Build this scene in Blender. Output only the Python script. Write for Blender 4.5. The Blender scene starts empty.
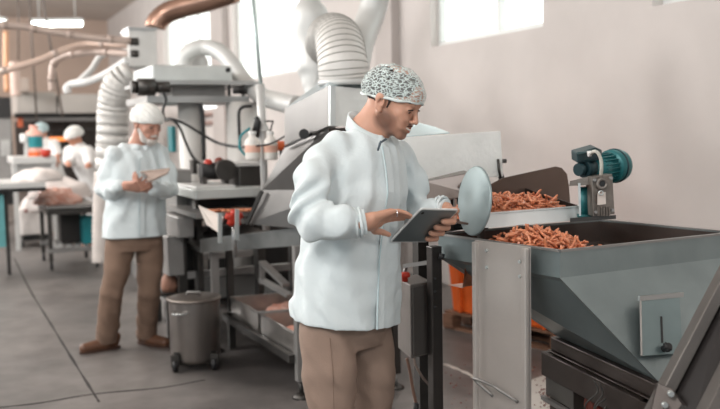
import bpy, bmesh, math, random
import numpy as np
from mathutils import Vector, Matrix
C = bpy.context.scene.collection
R_ = random.Random(7)
PI = math.pi
V = Vector
# ---------------------------------------------------------------- camera model
FPX = 900.0; CH = 1.52
PITCH = math.atan(75/FPX); ROLL = -0.018
_f = V((0, math.cos(PITCH), -math.sin(PITCH))); _r0 = V((1,0,0)); _u0 = V((0, math.sin(PITCH), math.cos(PITCH)))
_r = _r0*math.cos(ROLL) + _u0*math.sin(ROLL); _u = -_r0*math.sin(ROLL) + _u0*math.cos(ROLL)
CAM = V((0,0,CH))
def ray(px, py): return _f + _r*((px-360)/FPX) + _u*((204.5-py)/FPX)
def P(px, py, d):
    v = ray(px, py); return CAM + v*(d/v.y)
def PZ(px, py, z):
    v = ray(px, py); return CAM + v*((z-CH)/v.z)
def G(px, py): return PZ(px, py, 0.0)
def proj(p):
    q = V(p)-CAM; z = q.dot(_f); return (360+FPX*q.dot(_r)/z, 204.5-FPX*q.dot(_u)/z)
cam = bpy.data.cameras.new('camera'); camo = bpy.data.objects.new('camera', cam); C.objects.link(camo)
camo.matrix_world = Matrix(((_r.x,_u.x,-_f.x,0),(_r.y,_u.y,-_f.y,0),(_r.z,_u.z,-_f.z,CH),(0,0,0,1)))
cam.sensor_fit = 'HORIZONTAL'; cam.sensor_width = 36; cam.lens = 45; cam.clip_start = .05; cam.clip_end = 200
cam.dof.use_dof = True; cam.dof.focus_distance = 3.15; cam.dof.aperture_fstop = 2.4
bpy.context.scene.camera = camo
# room axes: U runs along the windowed wall away from camera, W runs towards that wall
AZ = math.atan(415/FPX)
U = V((-math.sin(AZ), math.cos(AZ), 0)); W = V((math.cos(AZ), math.sin(AZ), 0)); Z = V((0,0,1))
WALLV = 4.4; FARU = 26.4; CEIL = 4.72
def RM(u, w, z): return U*u + W*w + Z*z
def uw(p): return (V(p).dot(U), V(p).dot(W))

# ---------------------------------------------------------------- materials
def nodes(name):
    m = bpy.data.materials.new(name); m.use_nodes = True
    nt = m.node_tree; b = nt.nodes['Principled BSDF']; return m, nt, b
def rgb(r, g, b):
    f = lambda c: (c/255/12.92) if c/255 <= .04045 else ((c/255+.055)/1.055)**2.4
    return (f(r), f(g), f(b), 1)
MATS = {}
def mat(name, col, rough=.5, metal=0, var=.08, scale=6, bump=.0, bscale=40, stretch=(1,1,1), spec=.5, trans=0, alpha=1, sub=0, coat=0, col2=None):
    if name in MATS: return MATS[name]
    m, nt, b = nodes(name)
    c = rgb(*col)
    tc = nt.nodes.new('ShaderNodeTexCoord'); mp = nt.nodes.new('ShaderNodeMapping'); mp.inputs['Scale'].default_value = stretch
    nt.links.new(tc.outputs['Object'], mp.inputs['Vector'])
    nz = nt.nodes.new('ShaderNodeTexNoise'); nz.inputs['Scale'].default_value = scale; nz.inputs['Detail'].default_value = 5
    nt.links.new(mp.outputs['Vector'], nz.inputs['Vector'])
    cr = nt.nodes.new('ShaderNodeValToRGB')
    c2 = rgb(*col2) if col2 else tuple(min(1, x*(1+var)) for x in c[:3])+(1,)
    c1 = c if col2 else tuple(x*(1-var) for x in c[:3])+(1,)
    cr.color_ramp.elements[0].position = .35; cr.color_ramp.elements[1].position = .65
    cr.color_ramp.elements[0].color = c1; cr.color_ramp.elements[1].color = c2
    nt.links.new(nz.outputs['Fac'], cr.inputs['Fac']); nt.links.new(cr.outputs['Color'], b.inputs['Base Color'])
    b.inputs['Roughness'].default_value = rough; b.inputs['Metallic'].default_value = metal
    b.inputs['Specular IOR Level'].default_value = spec
    b.inputs['Transmission Weight'].default_value = trans; b.inputs['Alpha'].default_value = alpha
    b.inputs['Subsurface Weight'].default_value = sub; b.inputs['Coat Weight'].default_value = coat
    if sub: b.inputs['Subsurface Radius'].default_value = (.01,.004,.002)
    if bump:
        n2 = nt.nodes.new('ShaderNodeTexNoise'); n2.inputs['Scale'].default_value = bscale; n2.inputs['Detail'].default_value = 3
        nt.links.new(mp.outputs['Vector'], n2.inputs['Vector'])
        bp = nt.nodes.new('ShaderNodeBump'); bp.inputs['Strength'].default_value = bump; bp.inputs['Distance'].default_value = .01
        nt.links.new(n2.outputs['Fac'], bp.inputs['Height']); nt.links.new(bp.outputs['Normal'], b.inputs['Normal'])
    MATS[name] = m; return m
def emit(name, col, s):
    m, nt, b = nodes(name); b.inputs['Base Color'].default_value = rgb(*col)
    b.inputs['Emission Color'].default_value = rgb(*col); b.inputs['Emission Strength'].default_value = s; MATS[name] = m; return m
steel = mat('brushed_steel', (176,178,178), .34, .9, .10, 3, .06, 90, (1,1,8))
steel_l = mat('bright_steel', (206,212,212), .38, .75, .06, 4, .05, 60)
steel_d = mat('dark_steel', (78,76,74), .42, .85, .14, 5, .06, 60)
steel_m = mat('matte_steel', (150,148,146), .5, .7, .10, 4, .05, 50)
steel_w = mat('pale_painted_steel', (200,200,198), .45, .25, .05, 4)
galv = mat('ribbed_duct_metal', (212,210,206), .55, .25, .06, 5)
duct_m = mat('smooth_duct_metal', (206,207,205), .5, .3, .06, 3)
copper = mat('brown_pipe', (160,128,112), .3, .85, .10, 4)
beige = mat('beige_pipe', (182,164,154), .5, .2, .08, 4)
whitepl = mat('white_plastic', (222,222,220), .45, 0, .04)
black = mat('black_rubber', (26,26,28), .5, 0, .1)
dark = mat('dark_paint_and_shade', (24,23,23), .55, .2, .2)  # also stands in for shade on the added dark blocks
teal = mat('teal_motor_paint', (34,104,108), .38, .2, .14, 9)
teal_d = mat('dark_teal_paint', (22,52,58), .45, .2, .1)
castal = mat('cast_aluminium', (132,126,120), .5, .6, .16, 20, .2, 120)
orange = mat('orange_plastic', (222,98,34), .45, 0, .12, 3)
red = mat('red_plastic', (190,52,34), .4, 0, .08)
redb = mat('red_brown_paint', (120,52,40), .5, .1, .2)
wood = mat('pallet_wood', (120,86,66), .8, 0, .25, 12, .2, 60, (1,1,6))
tealpl = mat('teal_plastic', (24,128,136), .45, 0, .08)
pinkpl = mat('pink_plastic', (232,176,160), .5, 0, .05)
meat = mat('raw_meat', (206,140,120), .5, 0, 0, 14, .3, 40, col2=(226,190,176))
cloth = mat('white_sheet', (214,206,202), .85, 0, .05, 6, .3, 14)
saus = mat('sausage_skin', (224,150,112), .32, 0, 0, 30, .08, 80, col2=(186,106,74), spec=.5)
smock = mat('smock_fabric', (210,219,221), .85, 0, .025, 5, .4, 22)
khaki = mat('khaki_trousers', (138,117,104), .85, 0, .06, 8, .15, 200)
brownt = mat('brown_trousers', (122,99,84), .85, 0, .08, 8, .15, 160)
shoe_m = mat('tan_leather', (96,64,46), .5, 0, .12)
hair_m = mat('dark_hair', (40,28,24), .6, 0, .3, 80, .4, 200)
greyhair = mat('white_beard_hair', (206,200,194), .8, 0, .10, 60, .5, 200)
glassd = mat('dark_glass', (30,36,40), .12, 0, .02, spec=.6)
tab_back = mat('tablet_back', (120,132,138), .22, .85, .05)
silver = mat('silver_metal', (225,225,228), .18, 1, .02)
screen = mat('tablet_screen', (60,70,76), .12, 0, .05)
clip_m = mat('clipboard_brown', (92,70,58), .5, 0, .1)
paper = mat('paper_sheet', (214,204,196), .8, 0, .03)

# ---------------------------------------------------------------- objects
def wloc(o):
    l = V((0,0,0))
    while o is not None: l = l + o.location; o = o.parent
    return l
def tag(o, label=None, cat=None, group=None, kind=None):
    if label: o['label'] = label
    if cat: o['category'] = cat
    if group: o['group'] = group
    if kind: o['kind'] = kind
    return o
def thing(name, label, cat, loc, group=None):
    o = bpy.data.objects.new(name, None); C.objects.link(o); o.location = V(loc); o.empty_display_size = .1
    return tag(o, label, cat, group)
def mkobj(name, verts, faces, m, parent=None, smooth=False, label=None, cat=None, group=None, kind=None, bevel=0, fsmooth=None):
    verts = [V(v) for v in verts]
    if parent is None:
        lo = V((min(v.x for v in verts), min(v.y for v in verts), min(v.z for v in verts)))
        hi = V((max(v.x for v in verts), max(v.y for v in verts), max(v.z for v in verts)))
        org = V(((lo.x+hi.x)/2, (lo.y+hi.y)/2, lo.z))
    else: org = wloc(parent)
    me = bpy.data.meshes.new(name); me.from_pydata([tuple(v-org) for v in verts], [], faces); me.materials.append(m)
    if fsmooth is not None:
        for p, s in zip(me.polygons, fsmooth): p.use_smooth = s
    elif smooth:
        for p in me.polygons: p.use_smooth = True
    me.update()
    o = bpy.data.objects.new(name, me); C.objects.link(o)
    if parent is None: o.location = org
    else: o.parent = parent
    if bevel:
        b = o.modifiers.new('bevel', 'BEVEL'); b.width = bevel; b.segments = 2; b.limit_method = 'ANGLE'; b.angle_limit = .6
    return tag(o, label, cat, group, kind)
def frame(d):
    d = V(d).normalized(); a = V((0,0,1)) if abs(d.z) < .9 else V((1,0,0))
    s = d.cross(a).normalized(); return s, s.cross(d).normalized()
class MB:
    def __init__(s): s.v = []; s.f = []; s.s = []
    def add(s, vs, fs, sm=False):
        n = len(s.v); s.v += [V(v) for v in vs]; s.f += [tuple(i+n for i in f) for f in fs]; s.s += [sm]*len(fs); return s
    def hexa(s, b, t):                       # bottom loop, top loop (ccw)
        n = len(b)
        fs = [tuple(reversed(range(n))), tuple(range(n, 2*n))] + [(i, (i+1) % n, (i+1) % n+n, i+n) for i in range(n)]
        return s.add(list(b)+list(t), fs)
    def box(s, c, sx, sy, sz, ax=None, ay=None):   # c centre of base; ax, ay horizontal unit axes
        ax = V(ax) if ax is not None else W; ay = V(ay) if ay is not None else U
        az = ax.cross(ay).normalized() if ax.cross(ay).length > .1 else Z
        c = V(c); q = [(-1,-1),(1,-1),(1,1),(-1,1)]
        b = [c + ax*(sx/2*i) + ay*(sy/2*j) for i, j in q]; return s.hexa(b, [p + az*sz for p in b])
    def bar(s, a, b, w, h=None, up=None):   # rectangular bar from a to b
        a, b = V(a), V(b); h = h or w; d = (b-a).normalized()
        upv = V(up) if up is not None else (Z if abs(d.z) < .9 else U)
        x = d.cross(upv).normalized(); y = x.cross(d).normalized()
        q = [(-1,-1),(1,-1),(1,1),(-1,1)]
        A = [a + x*(w/2*i) + y*(h/2*j) for i, j in q]; B = [b + x*(w/2*i) + y*(h/2*j) for i, j in q]
        return s.hexa(A[::-1], B[::-1])
    def tube(s, pts, r, n=14, cap=True, closed=False):
        pts = [V(p) for p in pts]; N = len(pts); rs = r if isinstance(r, (list, tuple)) else [r]*N
        vs = []; prev = None
        for i, p in enumerate(pts):
            if closed: d = pts[(i+1) % N]-pts[i-1]
            else: d = pts[min(i+1, N-1)]-pts[max(i-1, 0)]
            d.normalize()
            if prev is None: x, y = frame(d)
            else:
                x = (prev - d*prev.dot(d)).normalized(); y = x.cross(d).normalized()
            prev = x
            for k in range(n):
                a = 2*PI*k/n; vs.append(p + (x*math.cos(a)+y*math.sin(a))*rs[i])
        fs = []
        for i in range(N if closed else N-1):
            j = (i+1) % N
            for k in range(n): fs.append((i*n+k, i*n+(k+1) % n, j*n+(k+1) % n, j*n+k))
        s.add(vs, fs, True)
        if cap and not closed:
            b = len(s.v)-len(vs)
            s.f += [tuple(b+k for k in range(n))[::-1], tuple(b+(N-1)*n+k for k in range(n))]; s.s += [False, False]
        return s
    def cyl(s, a, b, r, n=20, r2=None): return s.tube([a, b], [r, r if r2 is None else r2], n)
    def lathe(s, c, prof, axis=Z, n=28):    # prof [(r, h)]
        x, y = frame(axis); axis = V(axis).normalized(); c = V(c); vs = []
        for r, h in prof:
            for k in range(n):
                a = 2*PI*k/n; vs.append(c + axis*h + (x*math.cos(a)+y*math.sin(a))*max(r, 1e-4))
        fs = [(i*n+k, i*n+(k+1) % n, (i+1)*n+(k+1) % n, (i+1)*n+k) for i in range(len(prof)-1) for k in range(n)]
        return s.add(vs, fs, True)
    def sph(s, c, rx, ry=None, rz=None, n=16, M=None):
        ry = ry or rx; rz = rz or rx; c = V(c); vs = []; fs = []; m = n//2
        for i in range(m+1):
            t = PI*i/m
            for k in range(n):
                a = 2*PI*k/n; p = V((rx*math.sin(t)*math.cos(a), ry*math.sin(t)*math.sin(a), rz*math.cos(t)))
                vs.append(c + (M @ p if M else p))
        for i in range(m):
            for k in range(n): fs.append((i*n+k, (i+1)*n+k, (i+1)*n+(k+1) % n, i*n+(k+1) % n))
        return s.add(vs, fs, True)
    def sheet(s, poly, th, nrm=None):       # flat polygon with thickness, extruded away from the viewer side
        poly = [V(p) for p in poly]
        n = V(nrm).normalized() if nrm is not None else (poly[1]-poly[0]).cross(poly[2]-poly[0]).normalized()
        return s.hexa(poly, [p+n*th for p in poly])
    def build(s, name, m, parent=None, label=None, cat=None, group=None, kind=None, bevel=0):
        return mkobj(name, s.v, s.f, m, parent, False, label, cat, group, kind, bevel, s.s)
def dup(o, loc=None, rot=None, label=None, parent=None):
    c = o.copy(); C.objects.link(c)
    if parent is not None: c.parent = parent
    if loc is not None: c.location = loc
    if rot is not None: c.rotation_euler = rot
    if label: c['label'] = label
    for ch in list(o.children): dup(ch, parent=c)
    return c
def bez(pts, n=8):                          # Catmull-Rom through points
    pts = [V(p) for p in pts]; q = [2*pts[0]-pts[1]]+pts+[2*pts[-1]-pts[-2]]; out = []
    for i in range(1, len(q)-2):
        a, b, c, d = q[i-1:i+3]
        for k in range(n):
            t = k/n; out.append(.5*((2*b)+(c-a)*t+(2*a-5*b+4*c-d)*t*t+(3*b-a-3*c+d)*t**3))
    out.append(pts[-1]); return out
def corr(pts, r, step=.03, amp=.08):        # ribbed duct: returns points and radii
    pts = bez(pts, 10); L = [0]
    for a, b in zip(pts, pts[1:]): L.append(L[-1]+(b-a).length)
    n = int(L[-1]/step*2); op = []; rr = []
    rs = r if isinstance(r, (list, tuple)) else [r, r]
    for i in range(n+1):
        t = L[-1]*i/n; j = max(k for k in range(len(L)) if L[k] <= t+1e-9); j = min(j, len(pts)-2)
        f = (t-L[j])/max(1e-6, L[j+1]-L[j]); op.append(pts[j].lerp(pts[j+1], min(f, 1)))
        g = t/L[-1]; rr.append((rs[0]+(rs[1]-rs[0])*g)*(1+(amp if i % 2 else -amp)*.5))
    return op, rr
def vspan(pxL, pxR, py, d):                 # two points of one line running along W whose ends project at pxL, pxR
    a = P(pxL, py, d); k = (pxR-360)/FPX; t = (k*a.y-a.x)/(W.x-W.y*k); return a, a + W*t
def fbox(mb, pxL, pxR, pyT, pyB, d, th):    # box with its front along W at depth d, th deep along U
    a, b = vspan(pxL, pxR, (pyT+pyB)/2, d); m = (a+b)/2; s = FPX/m.y
    mx = (pxL+pxR)/2
    zt = P(mx, pyT, m.y).z; zb = P(mx, pyB, m.y).z
    a = V((a.x, a.y, zb)); b = V((b.x, b.y, zb)); u = U*th; up = Z*(zt-zb)
    mb.hexa([a, b, b+u, a+u], [a+up, b+up, b+u+up, a+u+up]); return a, b, zt, zb
def fbz(mb, pxL, pxR, z0, z1, d, th):
    a, b = vspan(pxL, pxR, 200, d); a = V((a.x, a.y, z0)); b = V((b.x, b.y, z0)); u = U*th; up = Z*(z1-z0)
    mb.hexa([a, b, b+u, a+u], [a+up, b+up, b+u+up, a+u+up]); return a, b

# ---------------------------------------------------------------- signed-distance modelling for figures
class SDF:
    def __init__(s, lo, hi, h):
        s.lo = np.array(lo, dtype=np.float32); s.h = h
        s.n = np.ceil((np.array(hi)-s.lo)/h).astype(int)+1
        s.F = np.full(tuple(s.n), 1.0, dtype=np.float32)
    def region(s, lo, hi):
        a = np.clip(np.floor((np.array(lo)-s.lo)/s.h).astype(int), 0, s.n); b = np.clip(np.ceil((np.array(hi)-s.lo)/s.h).astype(int)+1, 0, s.n)
        if (b <= a).any(): return None
        g = [s.lo[i]+s.h*np.arange(a[i], b[i], dtype=np.float32) for i in range(3)]
        X, Y, Zz = np.meshgrid(*g, indexing='ij'); return tuple(slice(a[i], b[i]) for i in range(3)), X, Y, Zz
    def comb(s, sl, d, k, op):
        F = s.F[sl]
        if op == 'add':
            if k > 0:
                h = np.clip(.5+.5*(F-d)/k, 0, 1); s.F[sl] = F*(1-h)+d*h-k*h*(1-h)
            else: s.F[sl] = np.minimum(F, d)
        elif op == 'sub':
            d = -d
            if k > 0:
                h = np.clip(.5-.5*(F-d)/k, 0, 1); s.F[sl] = F*(1-h)+d*h+k*h*(1-h)
            else: s.F[sl] = np.maximum(F, d)
    def cap(s, a, b, ra, rb, k=.01, op='add'):
        a = np.array(a, dtype=np.float32); b = np.array(b, dtype=np.float32); m = max(ra, rb)+k*1.5+s.h*2
        r = s.region(np.minimum(a, b)-m, np.maximum(a, b)+m)
        if r is None: return
        sl, X, Y, Q = r; ab = b-a; L = float(ab@ab)+1e-9
        t = np.clip(((X-a[0])*ab[0]+(Y-a[1])*ab[1]+(Q-a[2])*ab[2])/L, 0, 1)
        d = np.sqrt((X-a[0]-t*ab[0])**2+(Y-a[1]-t*ab[1])**2+(Q-a[2]-t*ab[2])**2)-(ra+(rb-ra)*t)
        s.comb(sl, d, k, op)
    def chain(s, pts, rs, k=.01):
        for i in range(len(pts)-1): s.cap(pts[i], pts[i+1], rs[i], rs[i+1], k)
    def ell(s, c, r, M=None, k=.01, op='add'):
        c = np.array(c, dtype=np.float32); m = max(r)+k*1.5+s.h*2; q = s.region(c-m, c+m)
        if q is None: return
        sl, X, Y, Q = q; X = X-c[0]; Y = Y-c[1]; Q = Q-c[2]
        if M is not None:
            M = np.array(M)
            X, Y, Q = (M[0][0]*X+M[1][0]*Y+M[2][0]*Q, M[0][1]*X+M[1][1]*Y+M[2][1]*Q, M[0][2]*X+M[1][2]*Y+M[2][2]*Q)
        k0 = np.sqrt((X/r[0])**2+(Y/r[1])**2+(Q/r[2])**2); k1 = np.sqrt((X/r[0]**2)**2+(Y/r[1]**2)**2+(Q/r[2]**2)**2)+1e-6
        s.comb(sl, k0*(k0-1)/k1, k, op)
    def loft(s, secs, k=.01, op='add', grow=0, ends=True, rnd=2.0):   # secs (z, cx, cy, a, b, yaw) ascending z
        S = np.array(secs, dtype=np.float32)
        zz = np.linspace(S[0,0], S[-1,0], 81); cols = [zz]; ker = np.hanning(13)[1:-1]; ker /= ker.sum()
        for j in range(1, 6): v = np.interp(zz, S[:,0], S[:,j]); cols.append(np.convolve(np.pad(v, 5, mode='reflect', reflect_type='odd'), ker, mode='valid'))
        S = np.stack(cols, 1).astype(np.float32); m = float(max(S[:,3].max(), S[:,4].max()))+k+.02+grow
        q = s.region((S[:,1].min()-m, S[:,2].min()-m, S[0,0]-.03), (S[:,1].max()+m, S[:,2].max()+m, S[-1,0]+.03))
        if q is None: return
        sl, X, Y, Q = q; z = Q[0,0,:]
        I = [np.interp(z, S[:,0], S[:,j])[None,None,:] for j in range(1,6)]
        x = X-I[0]; y = Y-I[1]; c = np.cos(I[4]); sn = np.sin(I[4]); a = I[2]+grow; b = I[3]+grow
        xl = (x*c+y*sn)/a; yl = (-x*sn+y*c)/b
        d = ((np.abs(xl)**rnd+np.abs(yl)**rnd)**(1/rnd)-1)*np.minimum(a, b)
        d = np.maximum(d, np.maximum(S[0,0]-Q, Q-S[-1,0])); s.comb(sl, d, k, op)
    def plane(s, pt, n, lo=None, hi=None):     # keep the side the normal points away from
        q = s.region(s.lo if lo is None else lo, (s.lo+s.n*s.h) if hi is None else hi)
        sl, X, Y, Q = q; n = V(n).normalized(); d = (X-pt[0])*n.x+(Y-pt[1])*n.y+(Q-pt[2])*n.z
        s.F[sl] = np.maximum(s.F[sl], d)
    def disp(s, fn, lo=None, hi=None):
        q = s.region(s.lo if lo is None else lo, (s.lo+s.n*s.h) if hi is None else hi)
        sl, X, Y, Q = q; F = s.F[sl]; w = np.abs(F) < .04; F[w] += fn(X[w], Y[w], Q[w]); s.F[sl] = F
    def mesh(s):
        F = s.F; F[0]=F[-1]=1; F[:,0]=1; F[:,-1]=1; F[:,:,0]=1; F[:,:,-1]=1
        I = F < 0; nx, ny, nz = F.shape
        cnt = np.zeros((nx-1, ny-1, nz-1), dtype=np.int8); offs = [(i,j,k) for i in (0,1) for j in (0,1) for k in (0,1)]
        for i, j, k in offs: cnt += I[i:nx-1+i, j:ny-1+j, k:nz-1+k]
        act = (cnt > 0) & (cnt < 8); idx = np.full(act.shape, -1, dtype=np.int64); A = np.argwhere(act); idx[act] = np.arange(len(A))
        acc = np.zeros((len(A), 3)); c = np.zeros(len(A))
        for o in offs:
            for ax in range(3):
                if o[ax] == 1: continue
                o2 = list(o); o2[ax] = 1
                fa = F[A[:,0]+o[0], A[:,1]+o[1], A[:,2]+o[2]]; fb = F[A[:,0]+o2[0], A[:,1]+o2[1], A[:,2]+o2[2]]
                m = (fa < 0) != (fb < 0); t = np.where(m, fa/np.where(m, fa-fb, 1), 0)
                p = np.array(o, dtype=float)[None,:].repeat(len(A), 0); p[:,ax] += t; acc[m] += p[m]; c[m] += 1
        v = (A+acc/c[:,None])*s.h+s.lo; fs = []
        for ax in range(3):
            a = [slice(None)]*3; b = [slice(None)]*3; a[ax] = slice(0,-1); b[ax] = slice(1,None)
            x = I[tuple(a)] != I[tuple(b)]; e = np.argwhere(x)
            o1, o2 = (ax+1) % 3, (ax+2) % 3
            e = e[(e[:,o1] > 0) & (e[:,o2] > 0) & (e[:,o1] < F.shape[o1]-1) & (e[:,o2] < F.shape[o2]-1)]
            ins = I[e[:,0], e[:,1], e[:,2]]
            def at(d1, d2):
                q = e.copy(); q[:,o1] += d1; q[:,o2] += d2; return idx[q[:,0], q[:,1], q[:,2]]
            Q = np.stack([at(-1,-1), at(0,-1), at(0,0), at(-1,0)], 1); Q[~ins] = Q[~ins][:, ::-1]; fs.append(Q)
        return v, np.concatenate(fs)
    def build(s, name, m, parent, label=None):
        v, f = s.mesh(); org = wloc(parent); v = v-np.array(org)
        me = bpy.data.meshes.new(name); me.vertices.add(len(v)); me.vertices.foreach_set('co', v.ravel())
        me.loops.add(f.size); me.loops.foreach_set('vertex_index', f.ravel().astype(np.int32))
        me.polygons.add(len(f)); me.polygons.foreach_set('loop_start', np.arange(0, f.size, 4, dtype=np.int32))
        me.polygons.foreach_set('use_smooth', np.ones(len(f), dtype=bool)); me.update(calc_edges=True); me.validate()
        me.materials.append(m); o = bpy.data.objects.new(name, me); C.objects.link(o); o.parent = parent
        if label: o['label'] = label
        return o
# ---------------------------------------------------------------- room
def wallp(px, py):
    v = ray(px, py); return CAM + v*(WALLV/v.dot(W))
def structure(name, mb, m): return mb.build(name, m, kind='structure')
floor_m, nt, b = nodes('concrete_floor')
tc = nt.nodes.new('ShaderNodeTexCoord')
n1 = nt.nodes.new('ShaderNodeTexNoise'); n1.inputs['Scale'].default_value = .55; n1.inputs['Detail'].default_value = 8; n1.inputs['Roughness'].default_value = .62
n2 = nt.nodes.new('ShaderNodeTexNoise'); n2.inputs['Scale'].default_value = 7; n2.inputs['Detail'].default_value = 6
nt.links.new(tc.outputs['Object'], n1.inputs['Vector']); nt.links.new(tc.outputs['Object'], n2.inputs['Vector'])
r1 = nt.nodes.new('ShaderNodeValToRGB'); r1.color_ramp.elements[0].color = rgb(74,71,70); r1.color_ramp.elements[1].color = rgb(126,121,118)
r1.color_ramp.elements[0].position = .36; r1.color_ramp.elements[1].position = .64
nt.links.new(n1.outputs['Fac'], r1.inputs['Fac'])
mx = nt.nodes.new('ShaderNodeMix'); mx.data_type = 'RGBA'; mx.blend_type = 'MULTIPLY'; mx.inputs[0].default_value = .5
r2 = nt.nodes.new('ShaderNodeValToRGB'); r2.color_ramp.elements[0].color = (.55,.55,.55,1); r2.color_ramp.elements[1].color = (1.15,1.15,1.15,1)
r2.color_ramp.elements[0].position = .3; r2.color_ramp.elements[1].position = .7
nt.links.new(n2.outputs['Fac'], r2.inputs['Fac']); nt.links.new(r1.outputs['Color'], mx.inputs[6]); nt.links.new(r2.outputs['Color'], mx.inputs[7])
nt.links.new(mx.outputs[2], b.inputs['Base Color'])
r3 = nt.nodes.new('ShaderNodeMapRange'); r3.inputs[3].default_value = .28; r3.inputs[4].default_value = .6
nt.links.new(n1.outputs['Fac'], r3.inputs[0]); nt.links.new(r3.outputs[0], b.inputs['Roughness'])
wall_m = mat('painted_wall', (208,201,197), .85, 0, .03, 2, .05, 20)
pil_m = mat('painted_pilaster', (188,180,176), .85, 0, .02, 2)
far_m = mat('far_wall_paint', (186,164,150), .85, 0, .04, 1)
ceil_m = mat('ceiling_paint', (206,196,188), .9, 0, .05, .8)
frame_m = mat('window_frame_paint', (226,228,226), .6, 0, .02)
pane_m = emit('daylit_frosted_pane', (240,248,245), .5)
U0, U1, V0 = -7, FARU, -16
structure('floor', MB().hexa([RM(U0,V0,-.1), RM(U0,WALLV+.3,-.1), RM(U1+.3,WALLV+.3,-.1), RM(U1+.3,V0,-.1)], [RM(U0,V0,0), RM(U0,WALLV+.3,0), RM(U1+.3,WALLV+.3,0), RM(U1+.3,V0,0)]), floor_m)
structure('ceiling', MB().hexa([RM(U0,V0,CEIL), RM(U0,WALLV+.3,CEIL), RM(U1+.3,WALLV+.3,CEIL), RM(U1+.3,V0,CEIL)], [RM(U0,V0,CEIL+.1), RM(U0,WALLV+.3,CEIL+.1), RM(U1+.3,WALLV+.3,CEIL+.1), RM(U1+.3,V0,CEIL+.1)]), ceil_m)
structure('wall_far', MB().hexa([RM(U1,V0,0), RM(U1,WALLV,0), RM(U1+.3,WALLV,0), RM(U1+.3,V0,0)], [RM(U1,V0,CEIL), RM(U1,WALLV,CEIL), RM(U1+.3,WALLV,CEIL), RM(U1+.3,V0,CEIL)]), far_m)
SILL = wallp(470, 40).z; TOP = 4.35
def wu(px): return wallp(px, 40).dot(U)
openings = [(wu(845), wu(652), [.5]), (wu(543), wu(430.5), [None]), (wu(300), wu(233), [None]), (wu(214), wu(164), [None])]
mull = {1: [wu(490)], 2: [wu(275), wu(250)], 3: [wu(193), wu(179)], 0: [(wu(845)+wu(652))/2]}
mb = MB()
def wallseg(u0, u1, z0, z1): mb.hexa([RM(u0,WALLV,z0), RM(u0,WALLV+.3,z0), RM(u1,WALLV+.3,z0), RM(u1,WALLV,z0)], [RM(u0,WALLV,z1), RM(u0,WALLV+.3,z1), RM(u1,WALLV+.3,z1), RM(u1,WALLV,z1)])
wallseg(U0, U1, 0, SILL); wallseg(U0, U1, TOP, CEIL)
edges = [U0]+[x for o in openings for x in (o[0], o[1])]+[U1]
for i in range(0, len(edges), 2): wallseg(edges[i], edges[i+1], SILL, TOP)
structure('wall_right', mb, wall_m)
for i, (a, c, _) in enumerate(openings):
    pn = MB(); pn.hexa([RM(a,WALLV+.16,SILL), RM(a,WALLV+.17,SILL), RM(c,WALLV+.17,SILL), RM(c,WALLV+.16,SILL)], [RM(a,WALLV+.16,TOP), RM(a,WALLV+.17,TOP), RM(c,WALLV+.17,TOP), RM(c,WALLV+.16,TOP)])
    w = pn.build('window_%d' % (i+1), pane_m, kind='structure')
    f = MB(); t = .05
    for z in (SILL, TOP-t): f.hexa([RM(a,WALLV+.09,z), RM(a,WALLV+.15,z), RM(c,WALLV+.15,z), RM(c,WALLV+.09,z)], [RM(a,WALLV+.09,z+t), RM(a,WALLV+.15,z+t), RM(c,WALLV+.15,z+t), RM(c,WALLV+.09,z+t)])
    for x in [a+t/2, c-t/2]+mull[i]: f.hexa([RM(x-t/2,WALLV+.09,SILL+t), RM(x-t/2,WALLV+.15,SILL+t), RM(x+t/2,WALLV+.15,SILL+t), RM(x+t/2,WALLV+.09,SILL+t)], [RM(x-t/2,WALLV+.09,TOP-t), RM(x-t/2,WALLV+.15,TOP-t), RM(x+t/2,WALLV+.15,TOP-t), RM(x+t/2,WALLV+.09,TOP-t)])
    f.build('window_frame', frame_m, w)
def pilaster(n, px0, px1, out):
    a, c = wu(px1), wu(px0); m = MB()
    m.hexa([RM(a,WALLV-out,0), RM(a,WALLV-.002,0), RM(c,WALLV-.002,0), RM(c,WALLV-out,0)], [RM(a,WALLV-out,CEIL-.002), RM(a,WALLV-.002,CEIL-.002), RM(c,WALLV-.002,CEIL-.002), RM(c,WALLV-out,CEIL-.002)])
    m.build('trim_%d' % n, pil_m, kind='structure')
pilaster(1, 217, 229, .12); pilaster(2, 383, 400, .1)
# saw cuts in the concrete slab: shallow dark joints
joint_m = mat('joint_filler', (46,43,42), .9, 0, .2, 30)
def joint(n, pts, w=.014):
    m = MB(); pts = [G(*p) for p in pts]; 
    fine = bez(pts, 6); rr = random.Random(n)
    L = []
    for i, p in enumerate(fine):
        d = (fine[min(i+1,len(fine)-1)]-fine[max(i-1,0)]).normalized(); s_ = V((d.y,-d.x,0))
        ww = w*(.6+.9*rr.random()); L.append((p - s_*ww/2, p + s_*ww/2))
    for (a, c), (e, g) in zip(L, L[1:]): m.hexa([a, c, g, e], [q+Z*.0022 for q in (a, c, g, e)])
    m.build('trim_%d' % (n+2), joint_m, kind='structure')
joint(1, [(14,258),(30,290),(52,326),(74,362),(94,394),(99,402)]); joint(2, [(-4,408),(40,403),(95,394),(160,388),(205,380)], .014)
joint(3, [(444,364),(462,371),(482,381),(500,389)], .03)
bpy.data.objects['trim_5'].data.materials.clear(); bpy.data.objects['trim_5'].data.materials.append(mat('pale_floor_paint', (200,192,184), .7))
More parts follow.
